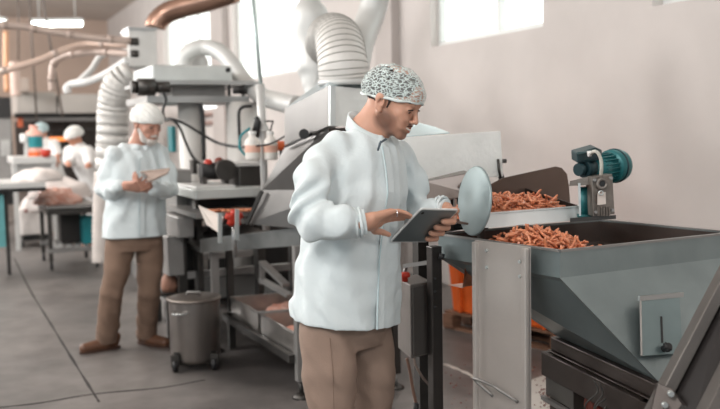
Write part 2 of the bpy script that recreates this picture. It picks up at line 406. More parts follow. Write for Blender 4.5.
# ceiling lamps: rows of fluorescent battens over the whole hall
lampm = emit('lit_tube_cover', (244,252,248), 5.5); hous = mat('lamp_housing', (190,192,190), .6)
def lamp(c, L, ax, label):
    t = thing('ceiling_lamp', label, 'ceiling lamp', c, 'fluorescent ceiling lamps')
    ay = V((-ax.y, ax.x, 0))
    MB().box(c, L, .16, .06, ax, ay).build('lamp_housing', hous, t)
    for k in (-.35,.35): MB().cyl(c+ax*L*k+Z*.06, V((c.x,c.y,CEIL))+ax*L*k, .01, 8).build('hanging_rod', hous, t)
    m = MB(); m.tube([c-ax*(L/2-.03)-Z*.03, c+ax*(L/2-.03)-Z*.03], .065, 12); m.build('diffuser', lampm, t)
    return t
def PCL(px, py): return PZ(px, py, 3.8)
a, c = PCL(31.5, 22), PCL(83, 21.5); m_ = (a+c)/2
lamp(V((m_.x, m_.y, 3.8)), (c-a).length, (c-a).normalized(), 'long lit ceiling lamp above the brown pipes')
a2, c2 = PCL(-40, 20.5), PCL(6, 20.5); m_ = (a2+c2)/2
lamp(V((m_.x, m_.y, 3.8)), (c2-a2).length, (c2-a2).normalized(), 'lit ceiling lamp cut off at the left edge')
# suspension cables
cable_m = mat('grey_cable', (92,82,76), .6, 0, .05)
for px0, px1, y1, d, lab in [(29,37,122,15,'thin grey wire hanging past the left end of the ceiling lamp'), (42,63,118,13,'slanting thin grey wire crossing in front of the ceiling lamp'), (18.5,18.5,60,17,'short thin wire hanging left of the ceiling lamp')]:
    a = P(px0, -6, d); e = P(px1, y1, d); a = a + (a-e)*((CEIL-a.z)/(a.z-e.z))
    tag(MB().tube([a, e], .016, 6).build('hanging_wire', cable_m), lab, 'wire')
# world: fill light added through the sides of the hall left unbuilt
w = bpy.data.worlds.new('world'); bpy.context.scene.world = w; w.use_nodes = True
bg = w.node_tree.nodes['Background']; bg.inputs[0].default_value = (.84,.95,1.0,1); bg.inputs[1].default_value = .4
# unseen fill lights added to brighten the hall, left of and behind the camera
for i, (lu, lv, z, e) in enumerate([(.6,-1.6,3.7,115),(1.5,-5,3.7,140),(6,-2.2,3.7,150),(11,-2.5,3.6,260),(16,-2.5,3.6,330),(20,-3.5,3.6,330),(-2.5,.8,3.7,95),(9,-7,3.6,200)]):
    ld = bpy.data.lights.new('fill_light', 'POINT'); ld.shadow_soft_size = .45; ld.energy = e; ld.color = (1,.985,.965)
    lo = bpy.data.objects.new('fill_light', ld); C.objects.link(lo); lo.location = RM(lu, lv, z)
sc = bpy.context.scene
sc.view_settings.view_transform = 'Standard'; sc.view_settings.look = 'None'; sc.view_settings.gamma = 1; sc.view_settings.exposure = 1.1
sc.view_settings.use_curve_mapping = False
sc.cycles.use_denoising = True; sc.cycles.max_bounces = 6; sc.cycles.diffuse_bounces = 3; sc.cycles.glossy_bounces = 3
# ---------------------------------------------------------------- far background
# oven line with hood
D0 = 17.0
t = thing('baking_oven', 'dark recessed oven line under a pale steel hood at the far wall', 'oven', P(60,165,D0+1)*1.0)
t.location.z = 0
m = MB(); fbox(m, 17, 60, 92, 113, D0, 1.6); fbox(m, 60, 104, 94, 113, D0, 1.6); m.build('hood', mat('hood_steel', (176,170,164), .5, .3, .06, 2), t)
m = MB(); fbox(m, 15, 104, 113, 117, D0-.1, .3); m.build('hood_rim', dark, t)
m = MB(); fbox(m, 17, 104, 117, 121, D0+.02, .2); m.build('hood_lip', steel_m, t)
m = MB(); fbox(m, 17, 104, 121, 190, D0+1.3, .3); m.build('oven_back', mat('dark_oven_back', (62,54,50), .8, 0, .2), t)  # flat dark brown back of the oven
for px in (52, 66, 80):
    m = MB(); fbox(m, px, px+2, 121, 186, D0+.7, .1); m.build('oven_upright', dark, t)
for py in (128, 150, 164):
    m = MB(); fbox(m, 50, 104, py, py+2, D0+.8, .5); m.build('oven_shelf', steel_d, t)
m = MB(); fbox(m, 50, 71, 137, 141, D0+.6, .15); m.build('glowing_element', emit('warm_glow', (236,132,70), .8), t, label='orange glowing strip inside the oven')
m = MB(); fbox(m, 18, 26, 118, 127, D0-.05, .1); m.build('glow_patch', mat('painted_orange_glow', (196,100,66), .6), t, label='orange patch painting the glow under the hood')  # orange glow painted as a flat coloured patch
t = thing('control_cabinet', 'tall grey steel cabinet with a black top box at the left edge', 'cabinet', P(5,180,15)); t.location.z = 0
m = MB(); a, b_, zt, zb = fbox(m, -14, 15, 118, 190, 15, .9); m.build('body', steel_m, t, bevel=.02)
m = MB(); fbox(m, -14, 15, 97, 118, 15, .9); m.build('top_box', mat('black_paint', (34,32,32), .5), t)
m = MB(); fbox(m, 1, 12, 140, 156, 14.96, .05); m.build('panel', mat('grey_panel', (180,180,178), .5), t)
m = MB(); fbox(m, -14, 15, 190, 205, 15.1, .7); m.build('plinth', dark, t)
# white barrel-like tub with teal label
t = thing('storage_drum', 'pinkish drum with a teal label beside the far left worker', 'drum', P(35,158,12.5))
s_ = FPX/12.5; c = P(35,157,12.5)
m = MB(); m.lathe(c, [(0,0),(.105,0),(.11,.01),(.11,.33),(.09,.36),(.055,.37),(.055,.41),(.06,.415),(.06,.44),(0,.44)]); m.build('drum_body', pinkpl, t)
m = MB(); m.lathe(c, [(.1125,.13),(.1125,.29)]); m.build('drum_label', tealpl, t)
m = MB(); m.lathe(c, [(.1125,.0),(.1125,.07)]); m.build('drum_band', orange, t)
m = MB(); m.lathe(P(24,138,12.4)-Z*.06, [(0,0),(.05,0),(.055,.02),(.055,.1),(.04,.12),(0,.12)])
tag(m.build('white_jar', whitepl), 'small round white jar on the pale bench left of the teal labelled drum', 'jar')
m = MB(); m.lathe(P(46,157,12.0), [(0,0),(.05,0),(.065,.05),(.07,.1),(.05,.1),(0,.09)]); tag(m.build('red_tub', red), 'small red tub on the pale bench beside the drum', 'tub')
# pale bench machine
t = thing('packing_bench', 'pale grey packing bench holding the teal labelled drum', 'bench', P(36,190,12.2)); t.location.z = 0
m = MB(); fbox(m, 13, 58, 157, 164, 11.8, 1.2); m.build('bench_top', steel_w, t, bevel=.01)
m = MB(); fbox(m, 16, 56, 164, 176, 11.95, .9); m.build('apron', steel_w, t)
for px in (14, 53):
    for dd in (11.85, 12.7):
        m = MB(); fbz(m, px, px+4, 0, P(30,164,12).z, dd, .06); m.build('leg', steel_w, t)
m = MB(); m.bar(P(26,137.5,12.4)-Z*.062, P(26,157,12.4), .05); m.build('jar_riser', steel_w, t)
# ---------------------------------------------------------------- pipes of the left side
def pipe(name, pts, r, m, label, cat='pipe', n=12, rings=0):
    t = thing(name, label, cat, V(pts[len(pts)//2])) if rings else None
    mb = MB().tube(bez(pts, 8), r, n); o = mb.build('pipe_run' if rings else name, m, t, bevel=0)
    if rings:
        fine = bez(pts, 8)
        for k in range(rings):
            i = int((k+.5)*len(fine)/rings); i = min(i, len(fine)-2); d = (fine[i+1]-fine[i]).normalized()
            MB().cyl(fine[i]-d*.03, fine[i]+d*.03, r*1.1).build('clamp', beige, t)
        return t
    return tag(o, label, cat)
pipe('extraction_pipe', [P(-10,25,8.5), P(18,26,8.6), P(50,31,8.7), P(90,37.5,8.8), P(131,41,8.9)], .036, beige, 'upper brown pipe running under the ceiling lamp to the steel box', n=12, rings=4)
pipe('extraction_pipe', [P(52,91,9.5), P(52,75,9.5), P(54,64,9.5), P(62,57,9.4), P(78,53.5,9.3), P(100,52,9.2), P(131,54,9.0)], .036, beige, 'brown pipe bending down at its left end over the hood', rings=4)
pipe('extraction_pipe', [P(-10,75,9), P(10,69,9), P(40,60,9.1), P(70,48,9.2), P(95,44,9.2), P(131,45.5,9.0)], .034, mat('pinkish_pipe', (206,182,168), .5, .15), 'pale pink pipe rising from the left edge towards the steel box', rings=3)
pipe('white_hose', [P(68,93,9.3), P(67,88,9.3), P(72,84,9.3), P(86,82,9.2), P(102,76,9.1), P(116,68,9.0), P(128,60,8.9)], .04, whitepl, 'lower thick white hose looping down left of the segmented duct', 'hose')
pipe('white_hose', [P(76,84,9.8), P(84,77,9.8), P(92,69,9.8), P(99,58,9.8), P(104,54,9.8)], .035, whitepl, 'short white hose rising behind the lower white hose', 'hose')
pipe('drop_pipe', [P(6,31,16), P(6,60,16), P(7,92,16)], .05, mat('orange_pipe', (200,152,118), .5), 'thin orange brown upright pipe near the left edge', 'pipe')
pipe('drop_pipe', [P(14,62,16), P(15,80,16), P(16,96,16)], .09, mat('pink_pipe', (200,176,164), .5), 'stubby pale pipe standing on the black top box', 'pipe')
m = MB(); fbox(m, 18, 34, 78, 92, 16.5, .5); tag(m.build('vent_box', mat('vent_box_paint', (190,176,166), .6), bevel=.02), 'small pale vent box on top of the oven hood', 'vent box')
# steel box and big brown duct
t = thing('dust_collector', 'upright steel collector box where the brown pipes end', 'collector', P(146,70,8.9))
m = MB(); fbox(m, 129, 162, 29, 67, 8.9, .36); m.build('shell', mat('collector_steel', (208,207,204), .6, .15, .05), t, bevel=.01)
m = MB(); fbox(m, 128, 163, 27.5, 30, 8.88, .4); m.build('rim', steel, t)
c = P(147,68,9.1); m = MB(); m.lathe(c, [(.15,0.0),(.09,-.1),(.09,-.16),(0,-.16)], n=24); m.build('cone', steel, t)
for k, py in enumerate((42, 54)):
    m = MB(); q = P(131.5,py,8.95); m.cyl(q-W*.02, q+W*.06, .055); m.build('port', steel_d, t)
op, rr = corr([P(155,28,9.15), P(157,22,9.15), P(167,13,9.15), P(183,7,9.1), P(205,1.5,9.0), P(235,-8,8.9)], .105, .05, .05)
tag(MB().tube(op, rr, 20).build('brown_duct', copper), 'thick ribbed brown duct leaving the collector top to the right', 'duct')
# segmented elbow duct left of the older man
t = thing('segmented_duct', 'segmented silver elbow duct curving down behind the older man', 'duct', P(100,262,8.8)); t.location.z = 0
path = bez([P(131,72,8.7), P(123,78,8.7), P(116,91,8.75), P(113,110,8.8), P(112.5,135,8.8), P(111,170,8.8)], 3)
rs = [.10+.05*min(1, i/5) for i in range(len(path))]
for i in range(len(path)-1):
    m = MB(); d = (path[i+1]-path[i]).normalized(); m.tube([path[i], path[i+1]], [rs[i], rs[i+1]], 20)
    if i % 3 == 0: m.tube([path[i+1]-d*.01, path[i+1]+d*.01], rs[i+1]*1.03, 20)
    m.build('duct_segment', galv, t)
op, rr = corr([P(104,172,8.7), P(102,215,8.7), P(101.5,262,8.7)], .09, .05, .1)
MB().tube(op, rr, 18).build('flexible_leg', mat('white_fabric_duct', (206,198,192), .7, .1), t)
# ---------------------------------------------------------------- overhead beam machine (middle)
t = thing('cooling_unit', 'long pale steel housing on a frame above the middle of the line', 'machine', P(205,100,7.6)); t.location.z = 0
m = MB(); fbox(m, 152, 236, 65, 82, 7.4, .8); m.build('housing', mat('pale_housing', (202,206,204), .5, .35, .05), t, bevel=.02)
m = MB(); fbox(m, 147, 262, 81, 84.5, 7.3, 1.0); m.build('upper_beam', steel, t)
m = MB(); fbox(m, 147, 252, 96, 102.5, 7.3, .9); m.build('lower_beam', steel, t)
m = MB(); fbox(m, 172, 228, 84.5, 96, 7.6, .5); m.build('inner_tray', steel_m, t)
for px in (150, 231, 245):
    m = MB(); fbox(m, px, px+3, 84.5, 96, 7.35, .1); m.build('spacer', dark, t)
m = MB(); q = P(137,87,7.25); m.cyl(q, q+W*.14, .07); m.cyl(q+W*.14, q+W*.26, .045); m.cyl(q-W*.05, q, .05); m.build('drive_motor', steel_d, t)
m = MB(); m.tube([P(240,86,7.3), P(240,94,7.3)], .06, 14); m.build('valve', dark, t)
for px, r in ((187, .105), (238, .13)):
    a = P(px+3,102,7.7); m = MB(); m.cyl(V((a.x,a.y,.35)), a, r, 24); m.build('support_column', galv, t)
m = MB(); a = P(228,70,7.39); m.cyl(a-U*.01, a+U*.01, .02); m.build('bolt', black, t)
for px, lab in ((149, None), (254, None)):
    a = P(px,102,7.9); m = MB(); m.bar(V((a.x,a.y,0)), a, .06); m.build('leg', steel, t)
# white/steel arch duct
pts = [P(183,66,8.3), P(184,58,8.3), P(193,50,8.3), P(206,47.5,8.3), P(220,52,8.2), P(233,66,8.1), P(245,82,8.0), P(262,96,7.6), P(280,102,7.2), P(298,106,6.9)]
m = MB().tube(bez(pts, 8), .075, 18); tag(m.build('arched_duct', duct_m), 'smooth silver duct arching over the pale housing and falling to the right', 'duct')
m = MB(); m.sph(P(195,64,8.6), .13, .13, .12); m.sph(P(184,68,8.55), .08)
tag(m.build('domed_vessel', steel_w), 'rounded pale vessel top showing inside the duct arch', 'vessel')
# white light tube seen under the beam
t = thing('wall_lamp', 'white lamp tube showing under the beam between the columns', 'lamp', P(203,105,11))
MB().tube([P(196,106,11), P(216,104,11)], .05, 10).build('lamp_tube', emit('dim_tube', (236,238,236), 1.1), t)
MB().bar(P(195,103.6,11), P(217,101.6,11), .03, .1).build('lamp_back', hous, t)
# black cables
def cable(pts, r, label, m=black): return tag(MB().tube(bez(pts, 8), r, 8).build('cable', m), label, 'cable')
cable([P(163,92,7.1), P(166,100,7.1), P(163,110,7.1), P(165,120,7.1), P(172,119,7.0), P(185,124,7.0), P(200,133,7.0), P(218,143,7.0), P(240,147,6.6), P(256,146,6.3)], .011, 'black cable sagging from the beam across to the white bottles')
cable([P(164,119,7.15), P(172,119.5,7.15), P(180,128,7.15), P(186,143,7.15), P(193,157,7.15), P(203,166,7.15), P(212,168,7.1)], .011, 'black cable falling between the columns down to the red pump')
cable([P(252,106,6.6), P(243,107,6.6), P(239,112,6.6), P(239,125,6.6), P(240,150,6.6)], .012, 'short black cable hooked over the right column')
cable([P(200,104,7.5), P(202,112,7.5), P(203,130,7.5), P(204,160,7.5)], .02, 'thick black cable hanging straight down beside the left column')
cable([P(256,146,5.7), P(270,144,5.7), P(285,136,5.6), P(300,125,5.4)], .006, 'thin black cable rising from the white bottles to the hood')
cable([P(250,128,5.9), P(241,136,5.9), P(240,148,5.9), P(248,158,5.9)], .008, 'thin teal hose curling around the left white bottle', tealpl)
m = MB(); fbox(m, 172, 178, 126, 152, 9.5, .2); tag(m.build('teal_sign_plate', tealpl, bevel=.01), 'narrow teal plastic panel beside the older man', 'panel')
m = MB(); fbox(m, 163, 184, 100, 102, 9.2, .1); tag(m.build('rail', steel_d), 'short dark rail under the beam at its left end', 'rail')
# wall mounted lines behind columns
for k, (y0, y1, lab) in enumerate(((112,116,'upper brown conduit on the wall behind the silver columns'), (123,128,'lower brown conduit on the wall behind the silver columns'))):
    a, c = wallp(200, y0), wallp(262, y1-8 if k else y1-6); a = V((a.x,a.y,c.z)); m = MB(); m.tube([a-W*.06, c-W*.06], .04, 8); tag(m.build('wall_conduit', mat('conduit', (168,140,132), .7)), lab, 'conduit')
# red pump / tool cluster on the middle bench
t = thing('pump_unit', 'small dark pump with a red cap on the middle bench', 'pump', P(214,185,6.5))
c = P(214,174,6.5)
m = MB(); m.cyl(c-W*.10+Z*.02, c+W*.10+Z*.02, .062); m.cyl(c+W*.10+Z*.02, c+W*.12+Z*.02, .05); m.build('pump_body', dark, t)
m = MB(); m.cyl(c+W*.06-U*.12+Z*.03, c+W*.06-U*.02+Z*.03, .075); m.build('flange', steel_d, t)
m = MB(); m.sph(c-W*.04+Z*.08, .032, .032, .03); m.cyl(c-W*.08+Z*.05, c-W*.08+Z*.08, .02); m.build('red_cap', red, t)
m = MB(); m.sph(c+W*.04+Z*.09, .035, .03, .03); m.build('knob', redb, t)
for k in (-.08, .08):
    m = MB(); m.box(c+W*k-Z*.08, .03, .1, .07); m.build('foot', steel_d, t)
# middle bench with dark slot
t = thing('slotted_bench', 'pale steel bench with a dark slot of red pieces and a pump on top', 'bench', P(215,250,6.3)); t.location.z = 0
m = MB(); fbox(m, 196, 236, 186, 190, 6.1, .7); m.build('raised_top', steel_w, t, bevel=.005)
m = MB(); fbox(m, 196, 262, 189, 198, 6.0, .8); m.build('front_panel', mat('bench_steel', (190,194,192), .45, .45), t, bevel=.005)
m = MB(); fbox(m, 198, 262, 198, 212, 6.35, .5); m.build('slot_back', dark, t)
m = MB(); fbox(m, 196, 262, 212, 217, 5.9, .9); m.build('tray', steel_m, t)
m = MB(); fbox(m, 197, 201, 198, 300, 6.35, .1); m.build('leg', steel_d, t)
m = MB(); fbox(m, 258, 262, 198, 300, 6.35, .1); m.build('leg', steel_d, t)
rr = random.Random(4)
base = None
for i in range(14):
    q = P(206+i*3.6+rr.uniform(-1,1), 209.5+rr.uniform(-1.5,1), 6.0+rr.uniform(-.02,.02))
    q.z = P(230,212,5.9+.1).z+.012
    if base is None:
        d = V((1,0,0)); m = MB().tube([q-d*.03, q, q+d*.03], [.010,.012,.010], 8); base = m.build('meat_stick', saus); tag(base, 'small orange meat stick lying in the dark slot of the middle bench', 'meat stick', 'meat sticks in the middle bench slot')
    else: dup(base, q-Z*.012, (0,0,rr.uniform(0,3)))
# red star knob on the table
t = thing('valve_wheel', 'red star shaped hand wheel beside the sloping table', 'hand wheel', P(234,232,5.6))
c = P(234,218,5.6); m = MB()
for k in range(5):
    a = k*2*PI/5+.3; m.tube([c, c+W*math.cos(a)*.055+Z*math.sin(a)*.055], [.03,.02], 10)
m.cyl(c-U*.03, c+U*.03, .034); m.build('star_grip', red, t)
MB().cyl(V((c.x,c.y,c.z-.25)), c+U*.02, .015).build('spindle', steel, t)
# cabinets to the left of the bench
t = thing('steel_cabinet', 'tall narrow grey steel cabinet right behind the older man', 'cabinet', P(184,262,6.6)); t.location.z = 0
m = MB(); fbox(m, 176, 192, 170, 217, 6.6, .35); m.build('upper_box', steel_m, t, bevel=.008)
m = MB(); fbox(m, 178, 193, 217, 238, 6.2, .5); m.build('middle_box', steel_m, t, bevel=.008)
m = MB(); fbox(m, 168, 182, 236, 276, 6.3, .45); m.build('lower_box', steel_m, t, bevel=.008)
m = MB(); fbox(m, 182, 193, 238, 280, 6.5, .4); m.build('shadow_box', dark, t)  # dark box standing in for the shade beside the cabinet
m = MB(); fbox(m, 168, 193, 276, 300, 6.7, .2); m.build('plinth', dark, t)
m = MB(); fbox(m, 193, 198, 160, 174, 6.9, .1); m.build('meter', steel_d, t)
m = MB(); q = P(169,283,6.5); m.lathe(q-Z*.06, [(0,0),(.05,0),(.06,.04),(.05,.10),(.03,.13),(.03,.15),(0,.15)]); tag(m.build('pink_jug', mat('jug_plastic', (176,132,112), .5)), 'pinkish jug beside the right leg of the older man', 'jug')
m = MB(); q = P(169,283,6.5); zz = q.z-.06; m.bar(V((q.x,q.y,0)), V((q.x,q.y,zz-.02)), .05); m.box(V((q.x,q.y,zz-.02)), .16, .16, .02); tag(m.build('jug_stand', steel_d), 'small dark stand under the pinkish jug', 'stand')
# long low floor rail behind older man's legs
m = MB(); a = G(176,330); c_ = G(126,262); m.bar(a+Z*.09, c_+Z*.09, .06, .16); tag(m.build('floor_rail', steel_m), 'low grey skirting rail of the line behind the older man', 'rail')
# ---------------------------------------------------------------- left benches
t = thing('meat_cart', 'grey steel cart loaded with pale meat beside the older man', 'cart', G(72,268)); dC = G(72,266).y
CT = P(70,201,dC).z
m = MB(); a, b_ = fbz(m, 46, 97, CT-.07, CT-.03, dC-.35, .95); m.build('tray', steel_m, t, bevel=.006)
mm = (a+b_)/2; L = (b_-a).length
fr = MB()
for z in (CT-.10,): fr.box(mm+U*.475+Z*(z-mm.z-.03)+Z*0, L, .95, .05)
fr.build('frame', steel_d, t)
for i in (0, 1):
    for j in (0, 1):
        q = V((a.x,a.y,0)) + W*(.03+(L-.06)*i) + U*(.04+.87*j); m = MB(); m.bar(q+Z*.1, q+Z*(CT-.1), .045); leg = m.build('leg', steel_d, t)
        m = MB(); m.cyl(q-W*.015+Z*.05, q+W*.015+Z*.05, .05, 16); m.build('caster', black, leg)
sh = V((a.x,a.y,.22))
for du in (.04,.9): m = MB(); m.bar(sh+U*du, sh+W*L+U*du, .05); m.build('shelf_rail', steel_m, t)
for k in range(5):
    q = sh+W*(.08+k*(L-.16)/4); m = MB(); m.bar(q+U*.06-W*.06, q+U*.88+W*.06, .055, .02); m.build('shelf_slat', steel_w, t)
def lump(name, c, rx, ry, rz, m_, label, cat, seed, parent=None, amp=.18, n=28, flat=True, freq=6):
    rr = random.Random(seed); ph = [rr.uniform(0,6) for _ in range(6)]; mb = MB(); vs = []; fs = []; h = n//2
    for i in range(h+1):
        tt = PI*i/h
        for k in range(n):
            a = 2*PI*k/n; x = math.sin(tt)*math.cos(a); y = math.sin(tt)*math.sin(a); z = math.cos(tt)
            g = 1+amp*(math.sin(freq*x+ph[0])*math.sin(freq*y+ph[1])+.5*math.sin(2*freq*x+ph[2]+2*z)*math.sin(2*freq*y+ph[3]))
            zz = z*rz*g; zz = max(zz, -rz*.15) if flat else zz
            vs.append(V(c)+W*x*rx*g+U*y*ry*g+Z*(zz+rz*.15))
    for i in range(h):
        for k in range(n): fs.append((i*n+k, (i+1)*n+k, (i+1)*n+(k+1) % n, i*n+(k+1) % n))
    mb.add(vs, fs, True); return tag(mb.build(name, m_, parent), label, cat)
tp = mm+U*.45; tp.z = CT-.03
lump('meat_pile', tp-W*.12+Z*0, .24, .34, .15, meat, 'heap of pale pink meat on the steel cart', 'meat', 3)
lump('plastic_sheet', tp+U*.5+W*.0+Z*.02, .34, .2, .2, cloth, 'crumpled white plastic sheet behind the meat on the cart', 'sheet', 5)
m = MB(); fbox(m, 83, 95, 217, 244, dC+.1, .3); o = m.build('teal_crate', tealpl, bevel=.01); tag(o, 'teal crate standing on the lower shelf of the meat cart', 'crate')
m = MB(); fbox(m, 60, 80, 209, 243, dC+.2, .3); o = m.build('black_bin', mat('black_bin_plastic', (40,34,32), .6), bevel=.02); tag(o, 'dark bin standing on the lower shelf of the meat cart', 'bin')
# second bench at far left with white rail and sheets
t = thing('long_table', 'white edged long table at the left edge of the hall', 'table', P(10,205,9.5)); t.location.z = 0
LT = P(15,186,9.3).z; dT0 = G(33,246).y
m = MB(); fbz(m, -30, 46, LT-.03, LT+.02, 9.2, 1.2); m.build('table_top', steel_w, t)
m = MB(); fbz(m, -30, 46, LT-.07, LT-.03, 9.22, 1.1); m.build('under_frame', dark, t)
for px in (-26, 4):
    m = MB(); fbz(m, px, px+3, 0, LT-.07, 9.8, .05); m.build('leg', steel_d, t)
m = MB(); fbz(m, -30, 3, .35, LT-.1, 9.3, .5); m.build('teal_side', mat('teal_side_paint', (96,160,164), .5), t, label='pale teal side panel')
lump('plastic_sheet', V((P(38,172,9.9).x, P(38,172,9.9).y, LT+.02)), .26, .35, .12, cloth, 'mound of white sheeting on the long table in front of the drum', 'sheet', 8, amp=.1)
lump('plastic_sheet', V((P(33,200,dT0).x, P(33,200,dT0).y+.12, P(31,212,dT0).z)), .2, .16, .2, cloth, 'white sheeting bundled in the tub below the long table', 'sheet', 9, amp=.12)
t = thing('tub_trolley', 'pale plastic tub on a dark dolly under the long table', 'tub', G(33,247))
dT = G(33,246).y
m = MB(); z0 = P(33,235,dT).z; z1 = P(33,208,dT).z; a, b_ = fbz(m, 19, 47, z0, z1, dT-.1, .45); m.build('tub', mat('tub_plastic', (200,194,190), .6), t, bevel=.03)
m = MB(); fbz(m, 21, 46, .08, z0, dT-.08, .4); m.build('dolly', dark, t)
for px in (23, 43):
    m = MB(); q = G(px,247); m.cyl(q+Z*.045-W*.02, q+Z*.045+W*.02, .045, 14); m.build('caster', black, t)
m = MB(); q = P(28,212,dT-.1); m.sph(P(26,211,dT-.12), .025); m.sph(P(41,211,dT-.12), .025); m.build('handle_hole', redb, t)
# ---------------------------------------------------------------- wheeled steel pot
pc = G(196,366); pd = pc.y; s_ = FPX/pd
t = thing('steel_pot', 'lidded cylindrical steel pot on casters beside the sloping table', 'pot', pc)
zt = P(195,298,pd).z; zb = P(195,359,pd).z; r = 25.5/s_
m = MB(); m.lathe(V((pc.x,pc.y,0)), [(0,zb),(r*.93,zb),(r*.98,zb+.03),(r,zt-.03),(r,zt)], n=40); m.build('vessel', mat('pot_steel', (140,134,130), .28, .9, .06, 3), t)
m = MB(); m.lathe(V((pc.x,pc.y,zt)), [(r,-.012),(r+.012,-.008),(r+.012,.008),(r-.01,.014),(r*.5,.022),(0,.024)], n=40); m.build('lid', mat('pot_lid_steel', (124,116,110), .4, .8), t)
m = MB(); m.tube([V((pc.x,pc.y,zt+.02))+q for q in (V((-.05,0,0)), V((-.04,0,.02)), V((.04,0,.02)), V((.05,0,0)))], .007, 8); m.build('lid_handle', steel_m, t)
q = V((pc.x-r*.35, pc.y-r*.93, zt-.07)); m = MB(); m.tube([q+V((-.045,0.01,0)), q+V((-.045,-.03,0)), q+V((.045,-.035,0)), q+V((.045,-.0,0))], .008, 8); m.build('side_handle', steel, t)
m = MB()
for k in range(2):
    a = PI/4+.15+k*PI/2; m.bar(V((pc.x,pc.y,.115))-V((math.cos(a),math.sin(a),0))*r*1.06, V((pc.x,pc.y,.115))+V((math.cos(a),math.sin(a),0))*r*1.06, .03, .02)
m.build('base_cross', steel_d, t)
for k in range(4):
    a = PI/4+k*PI/2+.15; q = V((pc.x,pc.y,0))+V((math.cos(a),math.sin(a),0))*r*1.06
    m = MB(); m.cyl(q+Z*.04-V((.014,0,0)), q+Z*.04+V((.014,0,0)), .04, 18); cs = m.build('caster', black, t)
    m = MB(); m.hexa([q+V((x,y,.035)) for x,y in ((-.024,-.015),(.024,-.015),(.024,.015),(-.024,.015))], [q+V((x,y,.11)) for x,y in ((-.026,-.02),(.026,-.02),(.026,.02),(-.026,.02))]); m.build('fork', steel_d, cs)
# ---------------------------------------------------------------- sloping table
fr_ = G(299,398); dR = fr_.y
t = thing('sloping_table', 'grey steel table with a sloping top between the pot and the young man', 'table', fr_)
tl0, tl1 = P(201,239.5,6.1), P(201,253,6.1); tr0, tr1 = P(300,227,5.15), P(300,246,5.15)
dep = U*1.0
m = MB(); m.hexa([tl1, tr1, tr1+U*.03, tl1+U*.03], [tl0, tr0, tr0+U*.03, tl0+U*.03]); m.build('front_flange', mat('flange_steel', (128,130,129), .4, .75, .1, 10), t, bevel=.004)
m = MB(); m.hexa([tl1+U*.04, tr1+U*.04, tr1+dep, tl1+dep], [tl1+U*.04+Z*.03, tr1+U*.04+Z*.03, tr1+dep+Z*.03, tl1+dep+Z*.03]); m.build('table_top', steel_d, t)
lw = .05
for (px, py, d, nm) in ((214,252,6.15,0), (297.5,246,dR,1)):
    a = P(px,py,d); b0 = V((a.x,a.y,.1)); m = MB(); m.bar(b0, V((a.x,a.y,a.z)), lw); leg = m.build('leg', steel_m, t)
    m = MB(); m.cyl(V((a.x,a.y,.012)), b0, .012, 10); m.lathe(V((a.x,a.y,0)), [(0,0),(.05,0),(.05,.012),(.02,.03),(0,.03)]); m.build('levelling_foot', steel_d, leg)
a = P(297.5,246,dR)
for k in (1.1, 1.5):
    for w_ in (.0, .55):
        if k == 1.1 and w_ == 0: continue
        q = V((a.x,a.y,0))+U*k*.9+W*w_; m = MB(); m.bar(q, q+Z*(.78), lw*.9); m.build('leg', steel_d, t)
ra, rb = P(292,359,dR), P(222,322,G(222,372).y)
za = ra.z; rb = ra + U*1.35; 
m = MB(); m.bar(ra, rb, .035, .045); m.build('lower_rail', steel_d, t)
m = MB(); m.bar(ra+W*.6, rb+W*.6, .035, .045); m.bar(ra+W*.02, ra+W*.6, .035, .045); m.bar(rb, rb+W*.6, .035, .045); m.build('lower_rail', steel_d, t)
m = MB(); m.hexa([ra+W*.02, ra+W*.58, rb+W*.58, rb+W*.02], [q+Z*.01 for q in (ra+W*.02, ra+W*.58, rb+W*.58, rb+W*.02)]); m.build('lower_shelf', steel_d, t)
# rods rising beside the table
for px, y0, y1 in ((220,213,243), (237,209,240)):
    tag(MB().bar(P(px,y1,5.5), P(px,y0,5.5), .022).build('guide_rod', steel_l), 'upright steel rod on the sloping table, %s of the red star wheel' % ('left' if px == 220 else 'just right'), 'rod')
m = MB(); m.sheet([P(198,205,5.75), P(223,216,5.6), P(219,233,5.55), P(206,224,5.7)], .01); tag(m.build('paper_card', paper), 'white paper card leaning on the sloping table', 'card')
# trays with meat on the lower shelf
def tray(c, L, D, H, label, seed):
    t = thing('steel_tray', label, 'tray', c); x, y = U, W; w = .006; m = MB()
    m.box(c, D, L, w, W, U)
    m.box(c-W*(D/2-w/2), w, L, H); m.box(c+W*(D/2-w/2), w, L, H); m.box(c-U*(L/2-w/2), D, w, H); m.box(c+U*(L/2-w/2), D, w, H)
    m.tube([c+W*i*D/2+U*j*L/2+Z*H for i, j in ((-1,-1),(1,-1),(1,1),(-1,1))], .008, 8, closed=True)
    m.build('tray_shell', mat('tray_steel', (168,164,160), .3, .85, .12, 9), t)
    rr = random.Random(seed)
    for k in range(3):
        lump('meat_piece', c+U*rr.uniform(-.2,.2)+W*rr.uniform(-.12,.12)+Z*.008, .11, .12, .06, meat, 'piece of pink meat lying in the ' + label.split(' on ')[0], 'meat', seed*5+k)['group'] = 'meat pieces in the trays'
rm = ra + W*.29 + Z*.01
tray(rm+U*.33, .6, .52, .13, 'near steel tray of meat on the lower shelf by the table leg', 1)
tray(rm+U*.99, .6, .52, .13, 'further steel tray of meat on the lower shelf behind the pot', 2)
